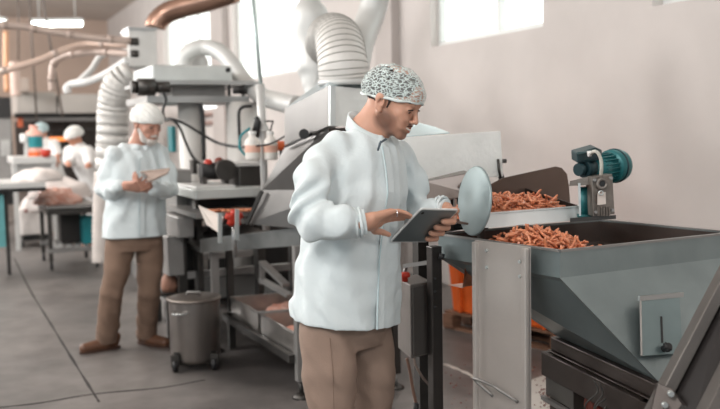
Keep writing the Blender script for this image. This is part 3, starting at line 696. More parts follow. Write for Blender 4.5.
# things behind table: dark block, frames
t = thing('support_rack', 'dark framework with pale crossbars behind the sloping table', 'rack', RM(6.4,1.6,0))
u0, v0 = uw(P(250,300,6.6)); 
for k, (du, dv) in enumerate(((0,-.5),(0,.35),(.9,-.5),(.9,.35))):
    m = MB(); m.bar(RM(u0+du, v0+dv, 0), RM(u0+du, v0+dv, .85), .06); m.build('post', steel_d, t)
for z in (.25, .5, .82):
    m = MB(); m.bar(RM(u0, v0-.5, z), RM(u0, v0+.35, z), .05); m.bar(RM(u0+.9, v0-.5, z), RM(u0+.9, v0+.35, z), .05); m.bar(RM(u0, v0-.5, z), RM(u0+.9, v0-.5, z), .05); m.build('crossbar', steel_m if z < .6 else steel_d, t)
m = MB(); m.hexa([RM(u0-.1,v0-.5,.3), RM(u0-.1,v0+.3,.3), RM(u0+.8,v0+.3,.3), RM(u0+.8,v0-.5,.3)], [RM(u0-.1,v0-.5,.33), RM(u0-.1,v0+.3,.33), RM(u0+.8,v0+.3,.33), RM(u0+.8,v0-.5,.33)]); m.build('deck', dark, t)
m = MB(); m.bar(P(262,262,5.9), P(286,285,5.6), .05, .02); m.bar(P(262,280,5.9), P(290,296,5.6), .05, .02); m.bar(P(262,262,5.9), P(262,284,5.9), .03); m.build('pale_brace', steel_m, t, label='pale slanted brace')
# ---------------------------------------------------------------- hood machine behind the young man
t = thing('hopper_hood', 'tall grey steel hood machine directly behind the young man', 'machine', P(330,300,5.0)); t.location.z = 0
hm = mat('hood_panel_steel', (146,144,142), .42, .6, .06, 4)
def quadbox(name, front, back, m_, bev=.006, lab=None):
    mb = MB(); mb.hexa(front, back); return mb.build(name, m_, t, label=lab, bevel=bev)
A0, A1 = P(284.5,145,5.25), P(284.5,109,5.25); C0, C1 = P(328,126,4.75), P(328,86,4.75); E0, E1 = P(400,128,5.2), P(400,92,5.2); F0, F1 = P(340,126,5.9), P(340,88,5.9)
m = MB(); m.add([A0,C0,E0,F0,A1,C1,E1,F1], [(3,2,1,0),(4,5,6,7),(0,1,5,4),(2,3,7,6),(3,0,4,7)]); m.build('hood_shell', hm, t)
dimple = mat('dimpled_steel', (234,237,235), .45, .15, .05, 5)
nt = dimple.node_tree; b = nt.nodes['Principled BSDF']; vo = nt.nodes.new('ShaderNodeTexVoronoi'); vo.inputs['Scale'].default_value = 26; vo.inputs['Randomness'].default_value = .3
tc = nt.nodes.new('ShaderNodeTexCoord'); nt.links.new(tc.outputs['Object'], vo.inputs['Vector']); bp = nt.nodes.new('ShaderNodeBump'); bp.inputs['Strength'].default_value = .35; bp.inputs['Distance'].default_value = .01
nt.links.new(vo.outputs['Distance'], bp.inputs['Height']); nt.links.new(bp.outputs['Normal'], b.inputs['Normal'])
m = MB(); nn = (E0-C0).cross(C1-C0).normalized(); nn = nn if nn.y < 0 else -nn
m.sheet([C0+nn*.02, E0+nn*.02, E1+nn*.02, C1+nn*.02], .018, -nn); m.build('dimpled_panel', dimple, t, label='bright dimpled panel')
m = MB(); m.bar(C0+nn*.03, C1+nn*.03, .03, .02); m.build('corner_strip', steel_l, t)
m = MB(); m.add([C1, E1, P(395,78,5.3), P(331,74,5.0)], [(0,1,2,3)]); m.add([C1-Z*.01, E1-Z*.01, P(395,78,5.3)-Z*.01, P(331,74,5.0)-Z*.01], [(3,2,1,0)]); m.add([A1,C1,P(331,74,5.0),P(322,80,5.4)], [(0,1,2,3)]); m.build('sloped_top', mat('bluish_steel', (190,202,206), .35, .6), t)
B0, B1, B2, B3 = P(247,224,5.5), P(262,190,5.45), P(285,147,5.25), P(328,128,4.8)
bk = V((.35,.9,0))
m = MB(); m.hexa([B0, P(340,232,4.8), P(340,232,4.8)+bk, B0+bk], [B1, P(340,190,4.8), P(340,190,4.8)+bk, B1+bk])
m.hexa([B1, P(340,190,4.8), P(340,190,4.8)+bk, B1+bk], [B2, B3, B3+bk, B2+bk]); m.build('lower_funnel', mat('funnel_steel', (112,110,108), .36, .85, .12, 3), t)
m = MB(); m.bar(P(285,147,5.2), P(312,134,4.9), .01); m.build('seam_gap', black, t)
m = MB(); m.cyl(P(304,134,4.85), P(304,134,4.95), .028); m.build('knob', black, t)
for (px, d) in ((330,5.0),(385,5.2)):
    q = P(px,230,d); m = MB(); m.bar(V((q.x,q.y,0)), q, .07); m.build('leg', steel_d, t)
m = MB(); m.bar(P(247,224,5.45), P(262,191,5.4), .02, .02); m.build('edge_flange', steel_d, t)
# ducts above the hood
op, rr_ = corr([P(344,82,4.95), P(342,60,4.95), P(338,41,5.05), P(331,37,5.35), P(327,44,5.7)], .135, .045, .12)
t = thing('corrugated_duct', 'ribbed silver duct rising from the hood behind the young man', 'duct', P(341,76,4.95))
MB().tube(op, [sum(rr_)/len(rr_)]*len(rr_), 28).build('flexible_hose', galv, t)
rib_m = mat('duct_rib', (168,166,162), .5, .3)
for i in range(1, len(op)-1):
    d_ = (op[i+1]-op[i-1]).normalized(); x_, y_ = frame(d_); MB().tube([op[i]+(x_*math.cos(k*PI/16)+y_*math.sin(k*PI/16))*.135 for k in range(32)], .0035, 6, closed=True).build('duct_rib', rib_m, t); q = P(344,82,4.95)
MB().lathe(q, [(.135,-.02),(.142,-.02),(.142,.01),(.135,.01)], n=28).build('collar', duct_m, t)
pp = [(P(314,-2,5.9),.04),(P(312,5,5.9),.09),(P(311,18,5.9),.122),(P(313,45,5.9),.125),(P(318,72,5.85),.13),(P(315,88,5.8),.085),(P(311,98,5.75),.035)]
m = MB(); pr_ = bez([p for p, _ in pp], 6); rr_2 = [v.x for v in bez([V((q,0,0)) for _, q in pp], 6)]; m.tube(pr_, rr_2, 24)
tag(m.build('smooth_duct', duct_m), 'wide smooth silver duct tapering down left of the ribbed duct', 'duct')
m = MB(); m.tube(bez([P(378,-14,5.6), P(371,15,5.6), P(361,40,5.5), P(354,72,5.3)], 6), .085, 20)
tag(m.build('smooth_duct', duct_m), 'narrow smooth silver duct slanting down right of the ribbed duct', 'duct')
# slender post with bottles
t = thing('slender_post', 'slender pale post rising past the window in front of the ducts', 'post', P(266,230,5.9)); t.location.z = P(266,230,5.9).z
MB().tube([P(252,-10,5.9), P(261,85,5.9)], .012, 8).build('upper_rod', mat('pale_teal_rod', (178,192,192), .4, .4), t)
MB().tube([P(260,84,5.9), P(263,140,5.9), P(266,230,5.9)], [.03,.024,.024], 12).build('lower_tube', steel_w, t)
MB().lathe(P(263,130,5.9), [(0,.06),(.02,.05),(.045,.0),(.05,-.01),(0,-.01)]).build('funnel_collar', steel_w, t)
MB().tube([P(255,137,5.85), P(258,122,5.85), P(256,117,5.85)], [.03,.02,.018], 10).build('spray_nozzle', black, t)
for px, lab, w_ in ((253,'white bottle with an orange print hanging left of the slender post',.045), (271,'white bottle hanging right of the slender post',.04)):
    q = P(px, 160, 5.8); t = thing('spray_bottle', lab, 'bottle', q)
    MB().lathe(q, [(0,0),(w_,0),(w_+.004,.015),(w_+.004,.12),(w_*.8,.14),(w_*.5,.15),(w_*.5,.165),(0,.165)]).build('bottle_body', mat('milky_plastic', (226,222,216), .35), t)
    MB().lathe(q+Z*.05, [(w_+.0055,0),(w_+.0055,.045)], n=24).build('bottle_print', mat('orange_print', (230,182,162), .6), t)
    MB().lathe(q+Z*.165, [(0,.02),(w_*.55,.02),(w_*.55,0)]).build('bottle_cap', whitepl, t)
    MB().tube([q+Z*.18, q+Z*.25+V((.01,.1,0)), V((P(263,135,5.9).x, 5.9, q.z+.25))], .006, 6).build('hanger', steel_d, t)
t = thing('orange_cylinder', 'small orange cylinder right of the white bottles', 'cylinder', P(279,146,5.9)); q = P(275,146,5.9)
MB().cyl(q, q+W*.08, .032, 16).build('barrel', mat('bright_orange', (232,110,60), .5), t); MB().cyl(q+W*.08, q+W*.1, .02, 12).build('end_cap', dark, t)
MB().bar(q+W*.04, q+W*.04+Z*-.14, .015).build('bracket', steel_d, t)
t = thing('dark_hopper_box', 'dark grey box with a pale top edge below the white bottles', 'box', P(250,190,6.4))
m = MB(); fbox(m, 239, 262, 166, 186, 6.4, .4); m.build('box_body', steel_d, t, bevel=.01)
m = MB(); fbox(m, 238, 263, 163, 166, 6.38, .45); m.build('box_lid', steel_w, t)

t = thing('shade_block', 'low black block added as the shade behind the sloping table', 'machine', P(280,300,8.6)); t.location.z = 0  # black block added to darken the gap behind the sloping table
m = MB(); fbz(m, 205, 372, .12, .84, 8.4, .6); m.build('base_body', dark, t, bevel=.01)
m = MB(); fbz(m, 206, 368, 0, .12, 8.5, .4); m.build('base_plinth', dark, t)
for px in (228, 262, 296):
    m = MB(); fbz(m, px, px+1.6, .14, .82, 8.385, .02); m.build('block_seam', steel_d, t)
# ---------------------------------------------------------------- filling hopper (right foreground)
ZR = 1.11
hF, hL, hB, hR = PZ(560,251,ZR), PZ(438,234,ZR), PZ(601,220,ZR), PZ(738,233,ZR)
hR = hF + (hB-hL)
HA = (hB-hL).normalized(); HN = (hL-hF).normalized()      # along the chute; away from the camera
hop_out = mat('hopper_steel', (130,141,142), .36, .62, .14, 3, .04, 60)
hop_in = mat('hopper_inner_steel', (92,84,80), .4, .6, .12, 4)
t = thing('filling_hopper', 'large funnel shaped steel hopper full of meat sticks in the right foreground', 'hopper', V((.9,3.1,0)))
hop = t
ZC = P(560,278,hF.y).z
rim = [hL, hF, hR, hB]; low = [V((p.x,p.y,ZC)) for p in rim]
zo = .70
oF = PZ(658,381,zo); oL = PZ(557,336,zo); oR = oF + HA*.42; oB = oL + HA*.42; out = [oL, oF, oR, oB]
cen = sum(rim, V((0,0,0)))/4
def wallpanel(name, i, j, lab=None):
    th = .006; a, b_ = rim[i], rim[j]; m = MB()
    def inn(p, k=.012): q = V((cen.x,cen.y,p.z)); return p + (q-p).normalized()*k
    m.hexa([low[i], low[j], inn(low[j]), inn(low[i])], [a, b_, inn(b_), inn(a)])
    m.hexa([out[i], out[j], inn(out[j]), inn(out[i])], [low[i], low[j], inn(low[j]), inn(low[i])])
    return m.build(name, hop_out, t, label=lab)
wallpanel('left_panel', 0, 1); wallpanel('front_panel', 1, 2); wallpanel('end_panel', 2, 3); wallpanel('back_panel', 3, 0)
# dark inner lining
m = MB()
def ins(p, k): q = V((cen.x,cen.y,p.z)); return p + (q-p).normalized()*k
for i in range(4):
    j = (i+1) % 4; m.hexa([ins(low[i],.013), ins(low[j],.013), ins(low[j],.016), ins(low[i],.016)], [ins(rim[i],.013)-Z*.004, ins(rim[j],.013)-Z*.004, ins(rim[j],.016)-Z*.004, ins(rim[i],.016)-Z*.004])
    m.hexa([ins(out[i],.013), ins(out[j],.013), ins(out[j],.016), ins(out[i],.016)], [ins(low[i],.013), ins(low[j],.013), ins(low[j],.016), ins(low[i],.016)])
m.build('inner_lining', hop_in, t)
m = MB()
for i in range(4): m.bar(rim[i], rim[(i+1) % 4], .012, .008)
m.build('rim_edge', steel_m, t)
for k, px in enumerate((626, 704)):
    q = hB.lerp(hR, (.2,.78)[k])-HN*.02-Z*.03; MB().cyl(q, q-HN*.012, .007, 10).build('rivet', steel_l, t)
# slide gate with slot and star knob
def onfront(px, py):                       # point on the hopper's sloped front panel
    n = (hF-oF).cross(oR-oF).normalized(); v = ray(px, py); return CAM + v*((V(oF)-CAM).dot(n)/v.dot(n))
n_ = (hF-oF).cross(oR-oF).normalized(); n_ = n_ if n_.y < 0 else -n_
g = [onfront(640,357), onfront(680,354), onfront(677,296), onfront(639,299)]
gate_m = mat('gate_steel', (118,134,136), .34, .6, .08, 6)
ga = MB().sheet([p+n_*.012 for p in g], .008, -n_).build('slide_gate', gate_m, t)
MB().bar(onfront(636,300)+n_*.014, onfront(680,296)+n_*.014, .008, .016).build('top_lip', steel, ga)
MB().bar(onfront(638.5,300)+n_*.01, onfront(639.5,357)+n_*.01, .006, .01).build('side_guide', steel_m, ga)
MB().bar(onfront(658.5,318)+n_*.014, onfront(659.5,344)+n_*.014, .006, .003).build('slot', black, ga)
q = onfront(661,350)+n_*.03; m = MB()
x, y = frame(n_)
for k in range(5): a = k*2*PI/5; m.tube([q, q+(x*math.cos(a)+y*math.sin(a))*.016], [.009,.006], 8)
m.cyl(q-n_*.02, q+n_*.012, .011); m.build('star_knob', black, ga)
# base frame under the hopper
t = thing('hopper_stand', 'dark steel beam stand carrying the filling hopper', 'stand', V((.95,3.1,0)))
bm_ = mat('stand_steel', (74,66,62), .45, .7, .14, 5)
dd = (oF-oL).normalized(); L_ = (oF-oL).length
a = oL-dd*.0-HA*.012; z = -Z*.0
def beam(name, z0, z1, ex, wd, off=0): 
    m = MB(); p0 = V((oL.x,oL.y,0))-dd*ex-HA*off; p1 = V((oF.x,oF.y,0))+dd*ex*.6-HA*off
    m.hexa([p0+Z*z0, p1+Z*z0, p1+HA*wd+Z*z0, p0+HA*wd+Z*z0], [p0+Z*z1, p1+Z*z1, p1+HA*wd+Z*z1, p0+HA*wd+Z*z1]); return m.build(name, bm_, t, bevel=.004)
beam('upper_frame', zo-.055, zo-.004, .02, .5, .02); beam('lower_beam', zo-.16, zo-.065, .05, .09, .05)
beam('shadow_deck', zo-.063, zo-.056, .03, .46, .03)
p0 = V((oF.x,oF.y,0)); MB().bar(p0-HA*.05+Z*(zo-.11), p0+HA*.5+Z*(zo-.11), .07, .09).build('front_beam', bm_, t)
for q in (V((oL.x,oL.y,0))+HA*.02, V((oL.x,oL.y,0))+HA*.42, p0+HA*.42+dd*.0):
    MB().bar(q, q+Z*(zo-.16), .06).build('leg', bm_, t)
# box and red-brown gear under the beam
t = thing('drive_box', 'grey steel box hanging under the hopper stand beam', 'box', P(575,400,3.35)-Z*.12)
m = MB(); q0 = V((oL.x,oL.y,0))-HA*.04-dd*.03; zz1 = P(556,372,3.3).z; zz0 = zz1-.14
m.hexa([q0+Z*zz0, q0+dd*.22+Z*zz0, q0+dd*.22+HA*.2+Z*zz0, q0+HA*.2+Z*zz0], [q0+Z*zz1, q0+dd*.22+Z*zz1, q0+dd*.22+HA*.2+Z*zz1, q0+HA*.2+Z*zz1]); m.build('box_shell', mat('drive_box_steel', (98,96,92), .4, .7), t, bevel=.004)
m = MB(); m.bar(q0+Z*(zz0-.008)-HA*.012, q0+dd*.24+Z*(zz0-.008)-HA*.012, .02, .016); m.build('bottom_edge', steel_m, t)
m = MB(); m.bar(V((q0.x,q0.y,0))+dd*.1+HA*.1, V((q0.x,q0.y,zz0))+dd*.1+HA*.1, .06); m.build('support', bm_, t)
t = thing('gear_motor', 'red brown gear motor below the hopper stand', 'motor', P(615,420,3.15))
q = P(602,402,3.25)
MB().cyl(q, q+dd*.09, .075, 22).build('motor_housing', redb, t); MB().cyl(q+dd*.1+HA*.03, q+dd*.22+HA*.03, .085, 22).build('gear_housing', redb, t)
MB().bar(V((q.x,q.y,0))+dd*.12+HA*.05, q+dd*.12+HA*.05-Z*.05, .09).build('pedestal', dark, t)
for k in range(5):
    rr = random.Random(k); a0 = P(594+k*5,380+k*2,3.05); tag(MB().tube(bez([a0, a0+V((.01,-.01,-.04)), a0+V((-.02-rr.random()*.02,-.02,-.09)), a0+V((.01,0,-.2))], 5), .003, 6).build('wire', steel_d), 'thin loose wire dangling in front of the red brown gear motor', 'wire', 'loose wires under the hopper')
# slanted rails at the right edge
t = thing('conveyor_ramp', 'slanted dark conveyor ramp with steel side rails crossing the lower right corner', 'conveyor', V((1.0,2.2,0)))
ra0, ra1 = P(640,438,2.35), P(735,256,2.55)
rb0, rb1 = P(694,438,2.2), P(760,306,2.4)
m = MB(); m.bar(ra0, ra1, .034, .05, up=V((0,-1,0))); m.build('side_rail', mat('ramp_rail', (104,100,97), .42, .6), t, bevel=.003)
m = MB(); m.bar(rb0, rb1, .034, .05, up=V((0,-1,0))); m.build('side_rail', mat('ramp_rail', (104,100,97), .42, .6), t, bevel=.003)
m = MB(); m.sheet([ra0+V((.02,.03,0)), rb0+V((0,.03,0)), rb1+V((0,.03,0)), ra1+V((.02,.03,0))], .01, V((0,1,0))); m.build('belt', mat('black_belt', (24,20,20), .6), t)
q = P(662,392,2.36)
m = MB(); m.sheet([P(658,384,2.38), P(672,389,2.36), P(690,409,2.3), P(695,425,2.3), P(648,425,2.34)], .012, V((0,1,0))); m.build('gusset_plate', mat('ramp_plate', (84,78,75), .45, .6), t)
for px, py in ((670,393),(664,404)):
    q = P(px,py,2.345); MB().cyl(q, q+V((0,-.012,0)), .008, 8).build('bolt', steel_l, t)
for s0 in (P(655,438,2.35), P(700,438,2.25)):
    m = MB(); m.bar(V((s0.x,s0.y,0)), s0, .04); m.build('leg', bm_, t)
# flat support plate in front of the hopper's left panel
t = thing('support_plate', 'tall flat steel plate with a bent handle standing against the hopper', 'plate', V((.5,3.0,0)))
sp0 = P(477,243,3.22); sp1 = P(531,246,2.98); sp0.z = 0; sp1.z = 0
zt0 = P(477,240,3.22).z; zt1 = P(531,247,2.98).z
pe = (sp1-sp0).normalized(); pn = V((-pe.y, pe.x, 0)); pn = pn if pn.y < 0 else -pn
plate_m = mat('plate_steel', (186,180,175), .45, .5, .06, 3, .04, 60)
pw = (sp1-sp0).length
def pl(u, z, n=0): 
    return sp0 + pe*u*pw + Z*z + pn*n
m = MB(); m.hexa([pl(0,0), pl(1,0), pl(1,0,.01), pl(0,0,.01)], [pl(0,zt0), pl(1,zt1), pl(1,zt1,.01), pl(0,zt0,.01)]); m.build('plate', plate_m, t)
for u in (.0, .93):
    m = MB(); m.hexa([pl(u,0,.0), pl(u+.07,0,.0), pl(u+.07,0,.026), pl(u,0,.026)], [pl(u,zt0+(zt1-zt0)*u-.004,.0), pl(u+.07,zt0+(zt1-zt0)*u-.004,.0), pl(u+.07,zt0+(zt1-zt0)*u-.004,.026), pl(u,zt0+(zt1-zt0)*u-.004,.026)]); m.build('flange', plate_m, t, bevel=.004)
for u, z in ((.24,.03),(.24,.09),(.85,.05),(.85,.1)):
    q = pl(u, zt0-z, .01); MB().cyl(q, q+pn*.006, .006, 10).build('bolt', steel_l, t)
def onp(px, py, n=.01):
    v = ray(px, py); return CAM + v*((sp0+pn*n-CAM).dot(pn)/v.dot(pn))
h = [onp(484,379), onp(484,379)+pn*.04, onp(506,383)+pn*.055, onp(517,401), ]
m = MB(); m.tube(bez([onp(493,396), onp(483,379)+pn*.035, onp(488,377)+pn*.05, onp(503,383)+pn*.05, onp(508,387)+pn*.045, onp(518,402)], 5), .006, 8); m.build('handle', steel_m, t)
# square post carrying the hopper
t = thing('square_post', 'dark square steel post between the control box and the steel plate', 'post', V((.27,3.4,0)))
q = P(434,246,3.42); q.z = 0; MB().bar(q, q+Z*(P(434,246,3.42).z), .044).build('tube', mat('post_steel', (66,62,60), .4, .7, .1), t, bevel=.003)
for z in (.95,.9,.84): MB().cyl(q+Z*z+V((.0,-.022,0)), q+Z*z+V((0,-.03,0)), .005, 8).build('screw', black, t)
MB().box(q, .12, .12, .008).build('foot_plate', steel_d, t)
MB().cyl(P(439,256,3.38), P(444,257,3.38), .012, 10).build('clamp_bolt', black, t)
# electrical box with red button
t = thing('control_box', 'grey electrical box with a red push button behind the young man', 'electrical box', P(412,358,3.5))
c0, c1, c2 = P(397,284,3.6), P(410,286,3.42), P(431,283,3.5)
zb = P(412,357,3.45).z; zt_ = P(410,285,3.42).z
x1 = V(((c2-c1).x, (c2-c1).y, 0)); y1 = V(((c0-c1).x, (c0-c1).y, 0))
o_ = V((c1.x,c1.y,zb)); H = zt_-zb
m = MB(); m.hexa([o_+y1, o_, o_+x1, o_+x1+y1], [o_+y1+Z*H, o_+Z*H, o_+x1+Z*H, o_+x1+y1+Z*H]); m.build('box_body', mat('control_box_paint', (120,114,110), .5, .3), t, bevel=.004)
m = MB(); nn = V((x1.y,-x1.x,0)).normalized(); m.sheet([o_+x1*.06+Z*.01+nn*.01, o_+x1*.97+Z*.01+nn*.01, o_+x1*.97+Z*(H-.01)+nn*.01, o_+x1*.06+Z*(H-.01)+nn*.01], .009, -nn); m.build('door', mat('control_door_paint', (92,88,85), .45, .4), t, label='darker front door')
q = o_+Z*H+x1*.05+y1*.45; m = MB(); m.lathe(q, [(0,0),(.012,0),(.012,.015),(.021,.018),(.021,.03),(.016,.036),(0,.037)]); m.build('push_button', red, t, label='red mushroom push button')
m = MB(); m.bar(P(404,275,3.55), P(406,266,3.55), .012); m.bar(P(404.5,266,3.55), P(431,262,3.45), .02, .016); m.build('bracket', steel_m, t)
cable([P(407,358,3.45), P(410,372,3.45), P(413,390,3.45), P(416,404,3.45), P(417,420,3.45)], .006, 'brown cable dropping straight down from the control box', mat('brown_cable', (120,90,76), .5))
cable([P(414,357,3.47), P(416,366,3.47), P(423,378,3.5), P(430,387,3.6), P(433,400,3.7)], .005, 'thin pale cable curving from the control box towards the post', mat('pale_cable', (150,132,122), .5))
m = MB(); q = P(416,403,3.44); m.cyl(q, q-Z*.05, .011, 10); tag(m.build('cable_plug', black), 'black plug on the brown cable below the control box', 'plug')
t = thing('levelling_stand', 'round black levelling foot behind the young man under the control box', 'stand', G(397,388))
q = G(396,388); MB().lathe(q, [(0,0),(.05,0),(.05,.01),(.018,.028),(0,.028)]).build('foot_pad', steel_d, t); MB().cyl(q+Z*.02, q+Z*.09, .012, 10).build('foot_stem', steel_m, t); MB().bar(q+Z*.09, q+Z*.95, .045).build('foot_leg', mat('post_steel', (66,62,60), .4, .7, .1), t)
# orange crates on a pallet
t = thing('pallet', 'wooden pallet under the orange crate by the wall', 'pallet', G(500,340))
pa, pb = G(442,328), G(556,354)
pa = V((pa.x,pa.y,0)); pd_ = V((pb-pa).normalized()); PL_ = (pb-pa).length+.03; pb = pa + pd_*PL_; py_ = V((-pd_.y, pd_.x, 0))
m = MB()
for k in range(5): q = pa+py_*(.03+k*.11); m.hexa([q+Z*.115, q+pd_*PL_+Z*.115, q+pd_*PL_+py_*.09+Z*.115, q+py_*.09+Z*.115], [q+Z*.135, q+pd_*PL_+Z*.135, q+pd_*PL_+py_*.1+Z*.135, q+py_*.1+Z*.135])
m.build('deck_board', wood, t)
for k in range(3):
    for j in range(3):
        q = pa+pd_*(.06+k*.515)+py_*(.05+.2*j); MB().box(q+Z*.02, .1, .1, .095, pd_, py_).build('block', wood, t)
for j in range(3): q = pa+py_*(.02+.2*j); MB().hexa([q, q+pd_*PL_, q+pd_*PL_+py_*.08, q+py_*.08], [q+Z*.02, q+pd_*PL_+Z*.02, q+pd_*PL_+py_*.08+Z*.02, q+py_*.08+Z*.02]).build('runner', wood, t)
c0 = pa+pd_*.05+py_*.03+Z*.137
m = MB(); H = .56; Lc, Dc, w = PL_-.12, .42, .03
def cb(f): return c0+pd_*(f*.5)+py_*(f*.5)
def crate_ring(z, g): return [c0-pd_*g-py_*g+Z*z, c0+pd_*(Lc+g)-py_*g+Z*z, c0+pd_*(Lc+g)+py_*(Dc+g)+Z*z, c0-pd_*g+py_*(Dc+g)+Z*z]
m.hexa(crate_ring(0,-.02), crate_ring(H-.05,.015)); m.hexa(crate_ring(H-.05,.03), crate_ring(H,.03))
for k in range(5):
    q = c0+pd_*(.1+k*Lc*.2); m.hexa([q-py_*.015, q+pd_*.03-py_*.015, q+pd_*.03+py_*.02, q+py_*.02], [q-py_*.035+Z*(H-.06), q+pd_*.03-py_*.035+Z*(H-.06), q+pd_*.03+py_*.02+Z*(H-.06), q+py_*.02+Z*(H-.06)])
tag(m.build('orange_crate', orange, bevel=.012), 'big orange plastic crate standing on the pallet by the wall', 'crate')
# crumbs on pale mat
q = [G(470,430), G(640,430), G(610,372), G(545,376), G(500,392)]
tag(MB().hexa([p+Z*.0025 for p in q], [p+Z*.007 for p in q]).build('floor_mat', mat('pale_mat', (206,202,196), .7, 0, .03)), 'pale sheet on the floor under the hopper strewn with red crumbs', 'mat')
rr = random.Random(11); m = MB()
for i in range(420):
    c = G(rr.uniform(540,606), 409-abs(rr.gauss(0,14))) if i % 3 else G(rr.uniform(415,610), rr.uniform(366,420))
    s_ = rr.uniform(.003,.008); m.sph(c+Z*(.009+s_*.3), s_, s_*rr.uniform(.6,1), s_*.6, 6)
tag(m.build('crumbs', mat('red_crumbs', (120,56,44), .7), kind='stuff'), 'scattered dark red crumbs on the floor and pale sheet', 'crumbs')
# ---------------------------------------------------------------- feeding chute above the hopper
t = thing('feeding_chute', 'open steel feeding chute heaped with meat sticks above the hopper', 'chute', P(535,225,3.4))
c_a = P(480,214.5,3.28); k_ = None
def along(p, px):                          # walk from p along HA until it projects at px
    lo_, hi_ = 0, 3
    for _ in range(40):
        mid = (lo_+hi_)/2
        if proj(p+HA*mid)[0] < px: lo_ = mid
        else: hi_ = mid
    return p+HA*lo_
c_b = along(c_a, 579)
hgt = 13/ (FPX/c_a.y); wid = .30
strip_m = mat('chute_strip', (222,226,226), .45, .2, .04)
m = MB(); m.hexa([c_a-Z*hgt-HN*.025, c_b-Z*hgt-HN*.025, c_b-Z*hgt-HN*.017, c_a-Z*hgt-HN*.017], [c_a, c_b, c_b+HN*.008, c_a+HN*.008]); m.bar(c_a+Z*.002, c_b+Z*.002, .01, .006); m.build('front_strip', strip_m, t, label='pale steel front strip')
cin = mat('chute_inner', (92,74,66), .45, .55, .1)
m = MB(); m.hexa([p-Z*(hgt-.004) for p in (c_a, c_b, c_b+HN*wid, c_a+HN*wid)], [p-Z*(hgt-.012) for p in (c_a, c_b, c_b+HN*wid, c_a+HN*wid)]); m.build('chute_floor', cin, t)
bwd = HN*wid; d1 = (c_a+bwd).y
prof = [P(488,186,d1), P(503,178,d1+.05), P(530,172,d1+.1), P(556,166.5,d1+.14), P(562,168,d1+.15), P(567,174,d1+.16), P(569,186,d1+.16), P(570,200,d1+.165)]
b0 = c_a+bwd; 
def onback(p): n = V((HA.y,-HA.x,0)); v = p-CAM; return CAM + v*((b0-CAM).dot(n)/v.dot(n))
top = [onback(p) for p in prof]
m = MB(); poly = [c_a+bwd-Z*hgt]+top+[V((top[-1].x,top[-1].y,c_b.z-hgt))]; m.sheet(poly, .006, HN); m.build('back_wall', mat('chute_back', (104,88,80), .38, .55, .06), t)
bot = c_b-Z*hgt; m = MB()
pe_ = [c_b, c_b+HN*.06+Z*.004, c_b+HN*.16+Z*.03, c_b+bwd+Z*.05]
m.hexa([c_b-Z*hgt, c_b+bwd-Z*hgt, c_b+bwd-Z*hgt+HA*.006, c_b-Z*hgt+HA*.006], [c_b+Z*.004, c_b+bwd+Z*.06, c_b+bwd+Z*.06+HA*.006, c_b+Z*.004+HA*.006]); m.build('end_cap', mat('chute_end', (60,52,48), .4, .6), t)
m = MB(); m.tube([c_b-Z*hgt, c_b+Z*.008], .006, 8); m.build('end_trim', strip_m, t)
# supports between hopper rim and chute
for px in (500, 572):
    q = along(c_a, px)+HN*wid*.97-Z*hgt; m = MB(); m.bar(V((q.x,q.y,ZR-.0)), q, .02); m.build('support_bracket', steel_d, t)
# chute cover on the left, with latch
t = thing('chute_cover', 'dimpled steel cover box with a bluish top left of the meat sticks', 'cover', P(450,182,3.7))
ca0, ca1 = P(395,183,3.62), P(395,138,3.62); 
lid_m = mat('dimpled_lid_steel', (242,245,243), .45, .05, .05, 5, .3, 45)
cb1 = P(500.5,131,3.95); cb0 = P(503,176.5,3.95); thk = V((.0,.012,0)); 
m = MB(); m.hexa([ca0, cb0, cb0+thk, ca0+thk], [ca1, cb1, cb1+thk, ca1+thk]); m.build('lid_plate', lid_m, t, bevel=.002)
m = MB(); e2, e3 = P(418,121,3.9), P(399,119,3.9)
m.hexa([ca1+thk*1.1, P(450,133.5,3.82)+thk*1.1, P(436,128,4.05), P(415,122.5,4.05)], [p+Z*.004 for p in (ca1+thk*1.1, P(450,133.5,3.82)+thk*1.1, P(436,128,4.05), P(415,122.5,4.05))]); m.build('top_sheet', mat('bluish_sheet', (196,212,216), .35, .45), t)
m = MB(); q = P(502,161,3.92); m.cyl(q-V((.0,.01,0)), q+V((.018,-.01,0)), .009, 12); m.tube([P(498,159,3.93), P(499,170,3.93), P(501,179,3.93)], .006, 8); m.build('latch', steel_d, t)
m = MB(); m.hexa([P(498,160,3.96), P(500,196,3.96), P(508,196,4.0), P(504,176,4.0)], [p+V((0,.02,0)) for p in (P(498,160,3.96), P(500,196,3.96), P(508,196,4.0), P(504,176,4.0))]); m.build('gap_plate', black, t)
mouth = mat('mouth_steel', (136,128,124), .38, .55, .05)
t = thing('chute_mouth', 'rounded grey steel mouth of the line beside the round disc', 'chute', P(440,205,3.6))
m = MB(); a = [P(413,183,3.62), P(425,181.5,3.6), P(470,172.5,3.62), P(474,176,3.62), P(474,195,3.6), P(466,197.5,3.6), P(418,205,3.55), P(411,200,3.6)]
m.hexa(list(reversed([p+V((.0,.2,0)) for p in a])), list(reversed(a))); m.build('mouth_shell', mouth, t, bevel=.004)
MB().cyl(P(462,184,3.59), P(462,184,3.57), .007, 10).build('bolt', black, t)
m = MB(); m.hexa([P(440,233,3.62), P(486,226,3.62), P(486,226,3.9), P(440,233,3.9)], [P(440,198,3.62), P(486,192,3.62), P(486,192,3.9), P(440,198,3.9)]); m.build('shadow_filler', dark, t)  # dark block filling the gap with painted shade
for px in (449, 455, 461):
    m = MB(); m.bar(P(px,224,3.58), P(px,199,3.58), .01); m.build('roller_bar', steel_l if px == 455 else steel_m, t)
m = MB(); q = P(436,228,3.58); m.sheet([P(425,233,3.6), P(470,226,3.58), P(470,219,3.58), P(425,226,3.6)], .01, V((0,1,0))); m.build('lower_sill', black, t)
